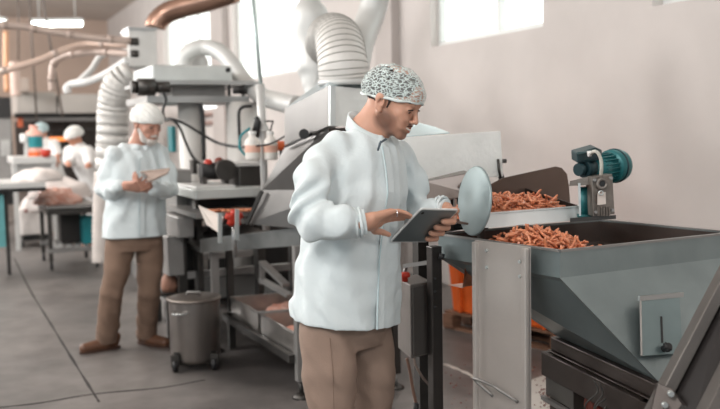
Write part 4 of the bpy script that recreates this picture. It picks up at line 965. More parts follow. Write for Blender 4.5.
for px in (420, 480): m = MB(); q = P(px,205,3.78); m.bar(V((q.x,q.y,0)), q, .05); m.build('leg', steel_d, t)
# round disc
t = thing('round_disc', 'large round pale steel disc standing on edge at the chute mouth', 'disc', P(472,236,3.32))
dc = P(474.5,201,3.32); ax = (W + V((-.02,-.1,0)) + Z*-.10).normalized(); R0 = 35/(FPX/3.32)
m = MB(); m.lathe(dc, [(0,-.006),(R0-.004,-.006),(R0,-.003),(R0,.003),(R0-.004,.006),(0,.006)], ax, 48); m.build('disc_plate', mat('disc_steel', (150,164,166), .55, .5, .06, 3), t)
m = MB(); m.cyl(dc, dc+ax*.03, .014, 12); m.build('hub_shaft', steel, t)
m = MB(); q = dc+ax*.025; m.bar(q, V((q.x,q.y,ZR-.03)), .02); m.build('shaft_bracket', steel_d, t)

# ---------------------------------------------------------------- motor and gearbox
def onax(px, py, d): return P(px, py, d)
md = 3.5
t = thing('electric_motor', 'teal electric motor with gearbox mounted at the end of the feeding chute', 'motor', P(600,216,md))
mxa = (P(622,165,md+.10)-P(596,169.5,md)).normalized()
mc = P(596,169,md)
r_m = 12.5/(FPX/md)
m = MB(); m.lathe(mc, [(0,-.07),(.022,-.07),(.024,-.05),(.03,-.045),(r_m*.85,-.01),(r_m,0),(r_m,.085),(0,.085)], mxa, 32); body = m.build('motor_body', teal, t)
for k in range(20):
    a = 2*PI*k/20; x, y = frame(mxa); dr = x*math.cos(a)+y*math.sin(a)
    MB().bar(mc+dr*(r_m+.002)+mxa*.004, mc+dr*(r_m+.002)+mxa*.082, .003, .012, up=dr).build('cooling_fin', teal, body)
rc = 16.5/(FPX/3.6)
m = MB(); m.lathe(mc+mxa*.085, [(0,0),(rc*.97,0),(rc,.004),(rc,.05),(rc*.93,.064),(rc*.7,.07),(0,.07)], mxa, 36); m.build('fan_cowl', teal, t)
m = MB(); m.lathe(mc+mxa*.11, [(rc,0),(rc+.003,.002),(rc+.003,.008),(rc,.01)], mxa, 36); m.build('cowl_ring', teal_d, t)
tb = [P(577,163,3.42), P(596,161,3.42), P(602,158,3.48), P(602,150,3.5), P(596,147.5,3.46), P(576.5,153,3.42)]
m = MB(); m.hexa([p+V((0,.09,.01)) for p in tb][::-1], tb[::-1]); m.build('terminal_box', teal_d, t, bevel=.004)
m = MB(); m.sheet([P(578,154.5,3.41), P(595,151,3.41), P(596,149,3.43), P(577,152,3.42)], .004, V((0,1,0))); m.build('terminal_lid', mat('lid_teal', (60,84,88), .35, .3), t)
hub = P(583,169,3.44); m = MB(); m.cyl(hub, hub+mxa*.05, .034, 20); m.cyl(hub-mxa*.03, hub, .024, 16); m.build('flange_hub', teal_d, t)
gx = V((1,.25,0)).normalized(); gn = V((.25,-1,0)).normalized()
g0, g1, g2, g3 = P(593,217,3.36), P(615,214,3.40), P(612.5,174,3.40), P(591.5,177,3.36)
m = MB(); m.hexa([g0, g1, g1+V((0,.09,0)), g0+V((0,.09,0))], [g3, g2, g2+V((0,.09,0)), g3+V((0,.09,0))]); gb = m.build('gearbox', castal, t, bevel=.004)
q = P(601.5,183.5,3.37); MB().lathe(q, [(0,.004),(.010,.004),(.012,.014),(.022,.016),(.024,0)], V((0,-1,0)), 24).build('bearing_boss', castal, gb); MB().cyl(q+V((0,-.003,0)), q+V((0,-.012,0)), .013, 16).build('boss_plug', black, gb)
MB().sheet([P(597.5,205,3.352), P(606,204,3.36), P(605.5,192,3.36), P(597.5,193,3.352)], .003, V((0,1,0))).build('rating_plate', paper, gb)
q = P(601,193,3.345); MB().tube([q+V((math.cos(a)*.008,0,math.sin(a)*.008)) for a in [k*PI/6 for k in range(12)]], .0025, 6, closed=True).build('lifting_eye', steel_l, gb)
for k in range(5):
    x_ = 598.5+k*2.6; MB().bar(P(x_,216,3.352), P(x_-.2,206.5,3.352), .004, .01).build('gearbox_fin', castal, gb)
for px, py in ((594.5,180),(611,178),(595.5,212),(612.5,210)):
    q = P(px,py,3.36); MB().cyl(q+V((0,.01,0)), q+V((0,-.008,0)), .006, 8).build('bolt', steel_m, gb)
m = MB(); m.hexa([P(569,186,3.4), P(592,185,3.4), P(592,185,3.5), P(569,186,3.5)], [P(570,181,3.4), P(591,176,3.4), P(591,176,3.5), P(570,181,3.5)]); m.build('mount_bracket', castal, t)
m = MB(); q = P(585,187,3.46); m.cyl(q, P(586,217,3.46), .026, 22); m.cyl(P(586,214,3.46), P(586,217,3.46), .034, 22); m.build('worm_housing', teal, t)
m = MB(); m.hexa([P(579,216,3.36), P(581,216,3.36), P(581,216,3.4), P(579,216,3.4)], [P(578,183,3.36), P(580.5,183,3.36), P(580.5,183,3.4), P(578,183,3.4)]); m.build('side_strap', steel_l, t)
m = MB(); m.tube(bez([P(591,153.5,3.38), P(594,151.5,3.35), P(598,153,3.34), P(601,160,3.34), P(601.5,168,3.34), P(601,175,3.35)], 6), .0065, 10); m.build('motor_cable', mat('grey_conduit', (190,190,180), .5), t)
m = MB(); q = P(591,153.5,3.39); m.cyl(q, q+V((-.012,0,-.002)), .011, 12); m.build('cable_gland', whitepl, t)
m = MB(); m.hexa([P(570,222,3.36), P(616,219,3.36), P(616,219,3.55), P(570,222,3.55)], [P(570,218,3.36), P(616,215,3.36), P(616,215,3.55), P(570,218,3.55)]); m.build('mount_plate', steel_d, t)
# ---------------------------------------------------------------- meat sticks
def stick_mesh(L, bend, r, seed):
    pts = []; rr = random.Random(seed)
    for i in range(7):
        s = (i/6-.5); a = s*bend; pts.append(V((L*math.sin(a)/bend if bend else L*s, L*(1-math.cos(a))/bend, 0)))
    pts[0].z += rr.uniform(-.002,.002)
    return MB().tube(pts, [r*.66, r*.95, r, r*.96, r*1.02, r*.95, r*.66], 8)
protos = []
def first(mb, lab, grp, loc): 
    o = mkobj('meat_stick', [v for v in mb.v], mb.f, saus, None, False, lab, 'meat stick', grp, None, 0, mb.s); return o
TR_LAB, TR_G = 'thin curved orange meat stick in the heap inside the feeding chute', 'meat sticks in the feeding chute'
HO_LAB, HO_G = 'thin curved orange meat stick in the heap inside the hopper', 'meat sticks in the hopper'
def heap(n, fn, lab, grp, seed):
    rr = random.Random(seed); pr = []
    k = 0
    while k < n:
        q = fn(rr)
        if q is None: continue
        if len(pr) < 6:
            o = first(stick_mesh(rr.uniform(.038,.06), rr.choice((1.0,1.9,2.8,1.4)), rr.uniform(.0046,.0056), k+seed), lab, grp, q)
            for v in o.data.vertices: v.co.z -= .005
            pr.append(o)
        else: o = dup(pr[k % 6])
        o.location = q; o.rotation_euler = (rr.gauss(0,.8), rr.gauss(0,.55), rr.uniform(0,2*PI)); k += 1
LT_ = (c_b-c_a).length
u_s = (along(c_a, 492)-c_a).length
def th(a, w):                              # chute heap height
    e = min(1, (a-u_s+.03)/.1)*min(1, (LT_-.004-a)/.12+.25); return -hgt+.015+(.025+.05*math.sin(PI*min(1,max(0,w/wid*.9+.12))))*max(0,e)
def f1(rr):
    a = rr.uniform(u_s, LT_-.02); w = rr.uniform(.015, wid-.03)
    return c_a+HA*a+HN*w+Z*(th(a,w)+rr.uniform(-.012,.012))
heap(140, f1, TR_LAB, TR_G, 21)
hc = PZ(536,241,ZR)+HN*.0
def hh(p):
    d = p-hc; a = d.dot(HA); n = d.dot(HN); return ZR-.05+.085*math.exp(-(a*a/.03+n*n/.035))-.12*max(0, abs(a)-.17)
def f2(rr):
    p = hc+HA*rr.gauss(.01,.095)+HN*rr.gauss(.0,.11); dl = p-hL
    # stay inside the rim
    A_ = Matrix(((HA.x, -HN.x),(HA.y, -HN.y))); s_ = A_.inverted() @ V((dl.x, dl.y))
    if not (.03 < s_[0] < (hB-hL).length-.03 and .03 < s_[1] < (hF-hL).length-.03): return None
    p.z = hh(p)+rr.uniform(-.012,.012); return p
heap(158, f2, HO_LAB, HO_G, 33)
# bulk below the countable top layer
m = MB(); N = 26; vs = []; 
for i in range(N+1):
    for j in range(N+1):
        p = hL.lerp(hF, .03+.94*j/N)+(hB-hL)*(.03+.94*i/N); p.z = hh(p)-.036 if (p-hc).length < .3 else ZR-.2; p.z = max(p.z, ZR-.2); vs.append(p)
m.add(vs, [(i*(N+1)+j, (i+1)*(N+1)+j, (i+1)*(N+1)+j+1, i*(N+1)+j+1) for i in range(N) for j in range(N)], True)
rr = random.Random(5)
for i in range(260):
    p = f2(rr)
    if p is None: continue
    d = V((rr.uniform(-1,1), rr.uniform(-1,1), rr.uniform(-.4,.4))).normalized()*.02; p = p-Z*.02; m.tube([p-d, p+Z*.003, p+d], [.0045,.005,.0045], 6)
tag(m.build('stick_bulk', saus, kind='stuff'), 'deeper mass of orange meat sticks filling the hopper', 'meat sticks')
m = MB(); N = 20; vs = []
for i in range(N+1):
    for j in range(N+1):
        a = u_s+(LT_-.012-u_s)*i/N; w = .01+(wid-.02)*j/N; vs.append(c_a+HA*a+HN*w+Z*(th(a,w)-.026))
m.add(vs, [(i*(N+1)+j, (i+1)*(N+1)+j, (i+1)*(N+1)+j+1, i*(N+1)+j+1) for i in range(N) for j in range(N)], True)
for i in range(220):
    p = f1(rr)-Z*.018; d = V((rr.uniform(-1,1), rr.uniform(-1,1), rr.uniform(-.4,.4))).normalized()*.02; m.tube([p-d, p+Z*.003, p+d], [.0045,.005,.0045], 6)
tag(m.build('stick_bulk', saus, kind='stuff'), 'deeper mass of orange meat sticks lying in the feeding chute', 'meat sticks')
# ---------------------------------------------------------------- people
def skinmat(name, base, jaw=None, jc=None, jr=.05, lips=None):
    m, nt, b = nodes(name); b.inputs['Roughness'].default_value = .5; b.inputs['Subsurface Weight'].default_value = .12; b.inputs['Subsurface Radius'].default_value = (.012,.005,.003)
    b.inputs['Subsurface Scale'].default_value = .5
    tc = nt.nodes.new('ShaderNodeTexCoord'); nz = nt.nodes.new('ShaderNodeTexNoise'); nz.inputs['Scale'].default_value = 30
    nt.links.new(tc.outputs['Object'], nz.inputs['Vector'])
    mx = nt.nodes.new('ShaderNodeMix'); mx.data_type = 'RGBA'; mx.inputs[6].default_value = rgb(*base); mx.inputs[7].default_value = rgb(*[min(255, c*1.08) for c in base])
    nt.links.new(nz.outputs['Fac'], mx.inputs[0]); cur = mx.outputs[2]
    def blob(cur, c, r, col, soft, amt):
        d = nt.nodes.new('ShaderNodeVectorMath'); d.operation = 'DISTANCE'; d.inputs[1].default_value = c
        nt.links.new(tc.outputs['Object'], d.inputs[0])
        mr = nt.nodes.new('ShaderNodeMapRange'); mr.inputs[1].default_value = r; mr.inputs[2].default_value = r+soft; mr.inputs[3].default_value = amt; mr.inputs[4].default_value = 0
        nt.links.new(d.outputs['Value'], mr.inputs[0])
        x = nt.nodes.new('ShaderNodeMix'); x.data_type = 'RGBA'; x.inputs[7].default_value = rgb(*col)
        nt.links.new(mr.outputs[0], x.inputs[0]); nt.links.new(cur, x.inputs[6]); return x.outputs[2]
    for c, r, col, soft, amt in (jaw or []): cur = blob(cur, c, r, col, soft, amt)
    nt.links.new(cur, b.inputs['Base Color']); return m
def basis(fwd, up):                        # columns: right-hand-side-of-figure's left (X), forward (Y), up (Z)
    f = V(fwd).normalized(); u = V(up); u = (u-f*u.dot(f)).normalized(); x = f.cross(u).normalized()
    return Matrix(((x.x,f.x,u.x),(x.y,f.y,u.y),(x.z,f.z,u.z)))
def hand(S, Wp, F, N, thumb, curls, tcurl=(.3,.3), sc=1.0, spread=.04, k=.004):
    F = V(F).normalized(); N = V(N); N = (N-F*N.dot(F)).normalized(); T = F.cross(N).normalized()*thumb
    S.cap(Wp-F*.03, Wp+F*.02, .026*sc, .026*sc, .015)
    for o in (-.026,-.009,.009,.026): S.cap(Wp+F*.02+T*o*.8*sc, Wp+F*.082*sc+T*o*sc, .0145*sc, .0115*sc, .012)
    S.cap(Wp+F*.02+T*.02*sc+N*.008, Wp+F*.055*sc+T*.024*sc+N*.006, .017*sc, .014*sc, .012)
    for i, (o, L, r) in enumerate(((.030,.072,.0092),(.010,.080,.0094),(-.010,.074,.0090),(-.029,.060,.0080))):
        p = Wp+F*(.086-abs(o-.005)*.12)*sc+T*o*sc; a = 0; sp = T*(o*spread/.03)
        for j, (s_, c) in enumerate(zip((.44,.31,.25), curls[i])):
            a += c; d = (F*math.cos(a)+N*math.sin(a)+sp).normalized(); q = p+d*(L*s_*sc)
            S.cap(p, q, r*(1-.08*j)*sc, r*(1-.08*(j+1))*sc, k if j == 0 else .003); p = q
    p = Wp+F*.03*sc+T*.030*sc+N*.006; d = (F*.62+T*.72+N*.3).normalized(); q = p+d*.034*sc; S.cap(p, q, .0135*sc, .0115*sc, .008)
    d2 = (F*math.cos(tcurl[0])+T*.35*(1-tcurl[0])+N*math.sin(tcurl[0])).normalized(); q2 = q+d2*.03*sc; S.cap(q, q2, .0112*sc, .0102*sc, .004)
    d3 = (d2+N*tcurl[1]).normalized(); S.cap(q2, q2+d3*.024*sc, .0100*sc, .0082*sc, .003)
    return T
def head_sdf(S, Hc, M, smile=0, old=0, sc=1.0):
    Mn = [list(r) for r in M]
    def w(x, y, z): return V(Hc) + M @ V((x*sc, y*sc, z*sc))
    def e(x, y, z, r, k=.012, op='add'): S.ell(w(x,y,z), [a*sc for a in r], Mn, k*sc, op)
    def c(a, b, ra, rb, k=.01): S.cap(w(*a), w(*b), ra*sc, rb*sc, k*sc)
    e(0,-.012,.035,(.074,.095,.085)); e(0,.025,.0,(.066,.07,.07),.02); e(0,.034,-.045,(.054,.05,.058),.02)
    for s in (-1, 1):
        c((s*.060,.0,-.045),(s*.018,.072,-.092),.016,.015,.02); e(s*.041,.062,-.024,(.024,.020,.020),.014)
        c((s*.042,.072,.021),(s*.012,.086,.020),.009,.009,.010); e(s*.025,.078,-.055,(.018,.016,.020),.014)
        e(s*.031,.094,.001,(.017,.014,.010),.008,'sub')
    e(0,.076,-.098,(.022,.017,.016),.012); e(0,.083,.045,(.03,.012,.03),.03)
    c((0,.088,.012),(0,.109,-.032),.0075,.0095,.007); e(0,.111,-.036,(.0095,.0095,.0085),.004)
    for s in (-1, 1): e(s*.0115,.099,-.040,(.0075,.0095,.0065),.004)
    e(0,.086,-.066,(.026,.014,.018),.010)
    c((-.020,.088+.0,-.063+smile*.004),(0,.0985,-.0645),.0045,.0055,.004); c((0,.0985,-.0645),(.020,.088,-.063+smile*.004),.0055,.0045,.004)
    c((-.018,.086,-.071+smile*.004),(0,.096,-.076),.0042,.006,.004); c((0,.096,-.076),(.018,.086,-.071+smile*.004),.006,.0042,.004)
    S.cap(w(-.017,.100,-.0685+smile*.003), w(.017,.100,-.0685+smile*.003), .0022*sc, .0022*sc, .002, 'sub')
    if smile:
        for s in (-1, 1):
            e(s*.036,.078,-.038,(.018,.014,.015),.012); c((s*.019,.101,-.040),(s*.034,.087,-.058),.0014,.0014,.004) if False else S.cap(w(s*.017,.100,-.043), w(s*.036,.089,-.062), .0018, .0018, .004, 'sub')
        S.cap(w(-.024,.094,-.062), w(0,.107,-.0695), .0030, .0036, .002, 'sub'); S.cap(w(.024,.094,-.062), w(0,.107,-.0695), .0030, .0036, .002, 'sub')
    for s in (-1, 1):                       # eyelids
        e(s*.031,.0795,-.001,(.0150,.0132,.0120),.003)
        e(s*.078,-.008,-.010,(.008,.018,.031),.006); e(s*.083,-.012,.004,(.008,.017,.020),.003); e(s*.084,-.004,-.006,(.005,.008,.013),.003,'sub'); e(s*.078,.002,-.036,(.006,.008,.009),.003)
    return w
def folds(seed, amp, fz=9, fx=26):
    rr = random.Random(seed); p = [rr.uniform(0,6.28) for _ in range(8)]
    def f(x, y, z):
        wv = np.sin(7*x+5*z+p[0])+np.sin(6*y-8*z+p[1]); a = np.sin(fx*x+fx*.7*y+fz*z+1.6*wv+p[2]); b = np.sin(fx*.6*x-fx*y-fz*1.4*z+1.3*wv+p[3])
        c = np.sin(60*x+42*z+2.2*wv+p[4])*np.sin(50*y-30*z+p[5])
        return amp*(np.abs(a)**1.5*.8+.7*b*b+.25*c-.6)
    return f
def ribbon(name, pts, nrm, w, th, m_, parent, side=None):
    mb = MB(); L = []
    for i, p in enumerate(pts):
        d = (pts[min(i+1,len(pts)-1)]-pts[max(i-1,0)]).normalized(); n = V(nrm[i] if isinstance(nrm, list) else nrm).normalized(); s = d.cross(n).normalized()
        L.append([p-s*w/2-n*th, p+s*w/2-n*th, p+s*w/2+n*th*.6, p-s*w/2+n*th*.6])
    vs = [q for l in L for q in l]; fs = []
    for i in range(len(L)-1):
        for k in range(4): fs.append((i*4+k, i*4+(k+1) % 4, (i+1)*4+(k+1) % 4, (i+1)*4+k))
    fs += [(0,1,2,3), tuple(len(vs)-4+k for k in (3,2,1,0))]
    mb.add(vs, fs, False); return mb.build(name, m_, parent)
def shoe(name, heel, fwd, parent, m_, L=.29):
    f = V(fwd); f.z = 0; f.normalize(); s = V((f.y,-f.x,0)); h = V((heel.x,heel.y,0)); lo = [h.x-.2-.2, h.y-.4, -.01]; 
    S = SDF((h.x-.38,h.y-.38,0.0-.006), (h.x+.38,h.y+.38,.16), .006)
    S.cap(h+f*.04+Z*.05, h+f*.09+Z*.055, .040, .043, .02); S.cap(h+f*.12+Z*.045, h+f*(L-.05)+Z*.036, .045, .036, .03); S.cap(h+f*.03+Z*.085, h+f*.07+Z*.09, .042, .045, .02)
    S.plane((0,0,.012), (0,0,-1)); o = S.build(name, m_, parent)
    m = MB(); ring = []
    for k in range(20):
        a = 2*PI*k/20; x = math.cos(a); w_ = .046 if x > 0 else .040; ring.append(h+f*(L*.46+L*.50*x)+s*(w_*math.sin(a)))
    m.hexa([p+Z*.001 for p in ring], [p+Z*.018 for p in ring]); m.build('sole', mat('dark_sole', (70,48,38), .7), o); return o
def haircap(S0, w, M, parent, m_, rim, sc=1.0, puff=0.0, tilt=.0):
    """bouffant cap: rounded shell over the crown ending in a gathered band"""
    Mn = [list(r) for r in M]; c = w(0,-.014,.046); R = .135*sc
    S = SDF(c-V((R,R,R)), c+V((R,R,R)), .0045 if sc > .5 else .01)
    S.ell(w(0,-.006,.034), ((.086+puff)*sc,(.116+puff)*sc,(.091+puff*1.2)*sc), Mn, 0)
    S.ell(w(0,-.045,.03), ((.082+puff)*sc,(.078+puff)*sc,(.072+puff)*sc), Mn, .02)
    up = M @ V((0,.22,-1)).normalized(); S.plane(w(0,0,.008), up)
    S.ell(w(0,-.014,.035), (.076*sc,.097*sc,.083*sc), Mn, .002, 'sub')
    rr = random.Random(3)
    S.disp(lambda x, y, z: .0022*np.sin(95*x+60*z)*np.sin(80*y+50*z)+.0015*np.sin(160*x+90*y+120*z))
    o = S.build('hair_cap', m_, parent)
    pts = []
    for k in range(36):
        a = 2*PI*k/36; x = .082*math.cos(a); y = -.006+.110*math.sin(a); z = .008+.22*y
        pts.append(w(x, y, z)+V((0,0,.002*math.sin(9*a))))
    MB().tube(pts, [.0048*sc*(1+.2*math.sin(7*k)) for k in range(36)], 8, closed=True).build('elastic_band', rim, o)
    return o
capw = mat('bouffant_fabric', (226,226,222), .9, 0, .03, 20, .25, 90)
# see-through net cap: dark hair shows between pale fibres (real alpha holes in the fabric)
net, nt, b = nodes('net_fabric'); b.inputs['Base Color'].default_value = rgb(216,228,226); b.inputs['Roughness'].default_value = .9
tc = nt.nodes.new('ShaderNodeTexCoord'); mp = nt.nodes.new('ShaderNodeMapping'); mp.inputs['Scale'].default_value = (1,1,1.7)
v1 = nt.nodes.new('ShaderNodeTexVoronoi'); v1.feature = 'DISTANCE_TO_EDGE'; v1.inputs['Scale'].default_value = 58
n1 = nt.nodes.new('ShaderNodeTexNoise'); n1.inputs['Scale'].default_value = 45; n1.inputs['Detail'].default_value = 4
nt.links.new(tc.outputs['Object'], mp.inputs['Vector']); 
ad = nt.nodes.new('ShaderNodeMixRGB'); ad.blend_type = 'ADD'; ad.inputs[0].default_value = .03
nt.links.new(mp.outputs['Vector'], n1.inputs['Vector']); nt.links.new(mp.outputs['Vector'], ad.inputs[1]); nt.links.new(n1.outputs['Color'], ad.inputs[2])
nt.links.new(ad.outputs[0], v1.inputs['Vector'])
mr = nt.nodes.new('ShaderNodeMapRange'); mr.inputs[1].default_value = .025; mr.inputs[2].default_value = .15; mr.inputs[3].default_value = .88; mr.inputs[4].default_value = .2
nt.links.new(v1.outputs['Distance'], mr.inputs[0]); nt.links.new(mr.outputs[0], b.inputs['Alpha'])
rimw = mat('cap_band', (222,230,228), .9, 0, .02)

def eyes(w, M, parent, sc=1.0, look=-.2, lid=True):
    for s in (-1, 1):
        o = MB().sph(w(s*.031,.0815,-.0035), .0105*sc, n=14, M=M).build('eye', mat('eye_white', (176,164,156), .3), parent)
        MB().sph(w(s*.031,.0868,-.0065), .0062*sc, n=12, M=M).build('iris', mat('iris_dark', (44,28,20), .2), o)
        if lid:
            pts = [w(s*.018,.0905,.000), w(s*.026,.0955,.0028), w(s*.035,.0945,.0025), w(s*.045,.0865,-.002)]
            MB().tube(bez(pts, 4), .0020*sc, 6).build('eyelashes', hair_m, o)
def brows(w, parent, m_, sc=1.0):
    for s in (-1, 1):
        pts = [w(s*.012,.0965,.018), w(s*.024,.0945,.024), w(s*.038,.086,.025), w(s*.050,.073,.018)]
        MB().tube(bez(pts, 4), [.0026*sc]+[.0036*sc]*10+[.0022*sc]*2, 8).build('eyebrow', m_, parent)

# ================= the young man =================
D = 3.2
A = thing('person', 'person in a pale lab coat and net hair cap tapping a tablet', 'person', V((-.02,3.2,0)))
fw = V((.72,-.69,0)).normalized(); sh = V((.69,.72,0)).normalized()    # facing; towards his left shoulder
yaw = math.atan2(sh.y, sh.x)
def y1p(px, py, d): return P(px, py, d)
rS, lS = P(322,162,3.07), P(401,158,3.34)
rE, lE = P(309,212,2.96), P(415,213,3.36)
rW, lW = P(362,223,2.92), P(446,209,3.22)
H1 = P(392.5,101,3.16)
hf = V((.86,-.44,-.42)); M1 = basis(hf, V((.25,-.1,1)))
neckb = P(366,134,3.2)
S = SDF((-.34,2.74,-.01), (.38,3.60,1.80), .0042)
w1 = head_sdf(S, H1, M1, smile=1)
S.cap(w1(0,-.028,-.03), neckb, .054, .062, .02); S.cap(w1(0,.03,-.07), neckb+fw*.02, .03, .045, .03); S.cap(neckb, neckb-Z*.12, .062, .09, .03)
def torso_secs(rows, yw=yaw): return sorted([(P(px,py,d).z, P(px,py,d).x, P(px,py,d).y, a, b_, yw) for px,py,d,a,b_ in rows])
rows1 = [(345,330,3.2,.172,.118),(347,300,3.2,.165,.112),(350,260,3.2,.155,.105),(354,220,3.2,.160,.110),(358,185,3.2,.172,.118),(360,160,3.2,.17,.105),(363,148,3.2,.13,.085),(365,140,3.2,.08,.07)]
S.loft(torso_secs(rows1), .02)
S.chain([rS, rE, rW], [.048,.040,.026], .015); S.chain([lS, lE, lW], [.046,.038,.026], .015)
hipR, hipL = P(331,335,3.13), P(362,335,3.27); knR, knL = P(333,420,3.06), P(371,420,3.25); anR, anL = P(333,560,3.1), P(373,548,3.32); anR.z = anL.z = .09
S.chain([hipR, knR, anR], [.08,.052,.036], .02); S.chain([hipL, knL, anL], [.08,.052,.036], .02)
for an, f_ in ((anR, fw+V((-.3,0,0))), (anL, fw)): S.cap(V((an.x,an.y,.07)), V((an.x,an.y,.05))+V((f_.x,f_.y,0)).normalized()*.09, .026, .020, .02)
# right hand lies over the top left corner of the tablet, index extended
tip = P(413,211,3.0)
hand(S, rW+V((.012,0,.004)), (P(404,212,3.0)-P(366,222,2.92)), V((.1,-.55,-.8)), 1, [(.05,.12,.10),(.10,.18,.12),(.16,.22,.15),(.22,.28,.18)], (.3,.2), 1.06, .02)
# left hand: palm under/behind the lower right of the tablet, fingers wrap over the back towards the camera
TL, TR, BL = P(421,209,3.0), P(457,210,3.1), P(391,241,3.12); BRt = TR+(BL-TL)
e1 = (TR-TL).normalized(); e2 = (BL-TL).normalized(); tn = e1.cross(e2).normalized(); tn = tn if tn.z > 0 else -tn
mid = TR+(BRt-TR)*.42
lHw = mid+e1*.045+e2*.045+tn*.012
def grip(S):
    # four fingers coming round the right edge onto the back (visible) face, thumb on the screen side
    for i in range(4):
        e0 = TR+(BRt-TR)*(.26+.185*i); r = (.0118,.0124,.0120,.0108)[i]; ln = (.034,.040,.038,.030)[i]
        a = e0+e1*.024+e2*.010+tn*.012; b_ = e0+e1*.013-tn*.013; c_ = e0-e1*(ln*.55)-tn*.0155; d_ = e0-e1*ln-tn*.0145
        S.chain([a+e1*.008, a, b_, c_, d_], [r*1.1,r*1.08,r*1.02,r*.98,r*.86], .0025)
    k0 = TR+(BRt-TR)*.28+e1*.030+tn*.010; k3 = TR+(BRt-TR)*.80+e1*.028+tn*.010
    wr = lW
    for t_ in (0,.33,.66,1): S.cap(k0.lerp(k3, t_), wr.lerp(k0.lerp(k3,t_), .25), .0125, .019, .012)
    q = TR+(BRt-TR)*.12+e1*.02+tn*.014; S.chain([wr.lerp(k0,.3), q, TR+(BRt-TR)*.10-e1*.02+tn*.014, TR+(BRt-TR)*.14-e1*.045+tn*.012], [.018,.0125,.0110,.0090], .006)
grip(S)
jawc = w1(0,.060,-.088)-A.location; jawr = w1(-.05,.02,-.062)-A.location; jawl = w1(.05,.02,-.062)-A.location
lipc = w1(0,.098,-.069)-A.location; mouc = w1(0,.1,-.054)-A.location
beardc = (84,56,46)
sk1 = skinmat('skin_young', (188,142,120), [(jawc,.026,beardc,.022,.78), (jawr,.026,beardc,.022,.72), (jawl,.026,beardc,.022,.72), ((jawc+jawr)/2,.022,beardc,.02,.5), ((jawc+jawl)/2,.022,beardc,.02,.5), (mouc,.010,beardc,.010,.5), (lipc,.007,(176,98,84),.006,.7)])
S.build('body', sk1, A)
# jacket
J = SDF((-.36,2.72,.78), (.38,3.62,1.62), .0046)
rowsJ = [(345,330,3.2,.222,.168),(345,322,3.2,.220,.166),(347,290,3.2,.213,.160),(350,255,3.2,.202,.152),(354,220,3.2,.198,.150),(358,190,3.2,.203,.152),(360,168,3.2,.180,.132),(361,156,3.2,.160,.118),(363,146,3.2,.128,.10),(365,138,3.2,.098,.085),(366,132,3.2,.078,.076)]
JS = torso_secs(rowsJ); J.loft(JS, 0, rnd=2.25)
nbk = neckb-Z*.045; J.chain([nbk, P(337,149,3.12), rS], [.055,.055,.054], .03); J.chain([nbk, nbk.lerp(lS,.55)+Z*.006, lS], [.055,.050,.052], .035)
J.chain([rS-Z*.004, P(311,180,2.98), rE, P(318,221,2.92), P(340,223,2.9), rW], [.055,.058,.061,.060,.053,.043], .03)
J.chain([lS-Z*.004, P(410,183,3.36), lE, P(431,214,3.25), lW], [.058,.060,.055,.050,.042], .03)
J.disp(folds(5, .0095, 3, 30)); 
def armfold(x, y, z):                      # ring wrinkles around the bent elbow and cuff
    d = np.sqrt((x-rE.x)**2+(y-rE.y)**2+(z-rE.z)**2); g = np.exp(-(d/.12)**2); d2 = np.sqrt((x-lE.x)**2+(y-lE.y)**2+(z-lE.z)**2); g2 = np.exp(-(d2/.1)**2)
    dr = (x-rW.x)**2+(y-rW.y)**2+(z-rW.z)**2; g3 = np.exp(-dr/.004)
    return .011*g*np.sin(75*x-50*z+3*np.sin(18*y+20*z))+.006*g2*np.sin(80*x+60*z)+.004*g3*np.sin(170*(x+.3*z)+4*np.sin(30*z))
J.disp(armfold)
J.plane(P(345,319,3.2), (-.13,0,-1)); J.plane(rW+V((.012,0,0)), (1,.1,.1), rW-V((.05,.09,.09)), rW+V((.1,.09,.09))); J.plane(lW, (.75,-.6,.1), lW-V((.045,.07,.07)), lW+V((.08,.07,.07)))
J.ell(neckb+fw*.02+Z*.02, (.062,.062,.05), None, .006, 'sub')
Ji = [(z-.004, x, y, a-.012, b_-.012, yw) for z, x, y, a, b_, yw in JS if z < .92]
J.loft(Ji, 0, 'sub', rnd=2.25)
jk = J.build('lab_coat', smock, A)
# stand collar, open at the throat
def fz(z):
    S_ = np.array(JS); return [float(np.interp(z, S_[:,0], S_[:,j])) for j in (1,2,3,4)]
seam = mat('smock_seam', (186,204,208), .9, 0, .02)
def coat_front(zs, off=.0, side=0.0):
    out = []
    for z in zs:
        cx, cy, a, b_ = fz(z); q = V((cx,cy,z)); sv = side; yy = (max(0,1-(abs(sv)/a)**2.25))**(1/2.25)*b_; out.append(q+sh*sv+fw*(yy+off))
    return out
z0_ = P(345,323,3.2).z+.003; zs = [z0_+(1.46-z0_)*i/24 for i in range(25)]
pts = coat_front(zs, .0045, .0)
ribbon('placket', pts, fw, .034, .004, smock, jk)
ribbon('placket_edge', coat_front(zs, .009, -.018), fw, .0022, .0025, seam, jk)
for side_ in (): ribbon('princess_seam', coat_front([z for z in zs if z > .84 and z < 1.42], .003, side_), fw, .003, .002, seam, jk)
cv = MB(); vs = []; fs = []; NC = 30; CH_ = .050
for i in range(NC+1):
    a = PI*.5+ (0.16+ (2*PI-.32)*i/NC); d = sh*math.cos(a)+fw*math.sin(a); wv = 1+.02*math.sin(5*a)
    low_ = neckb+Z*(-.010-.042*math.sin(a)) + V((d.x*.078*wv, d.y*.078*wv, 0))+fw*.008
    top_ = low_+Z*(CH_-.004*max(0,math.sin(a)))+V((-d.x*.006, -d.y*.006, 0))+V((.004,0,0))
    for p, k_ in ((low_, 0), (top_, 0), (top_, 1), (low_, 1)): vs.append(p-V((d.x,d.y,0))*.005*k_)
for i in range(NC):
    for k_ in range(4): fs.append((i*4+k_, i*4+(k_+1) % 4, (i+1)*4+(k_+1) % 4, (i+1)*4+k_))
fs += [(0,1,2,3), tuple(NC*4+k_ for k_ in (3,2,1,0))]
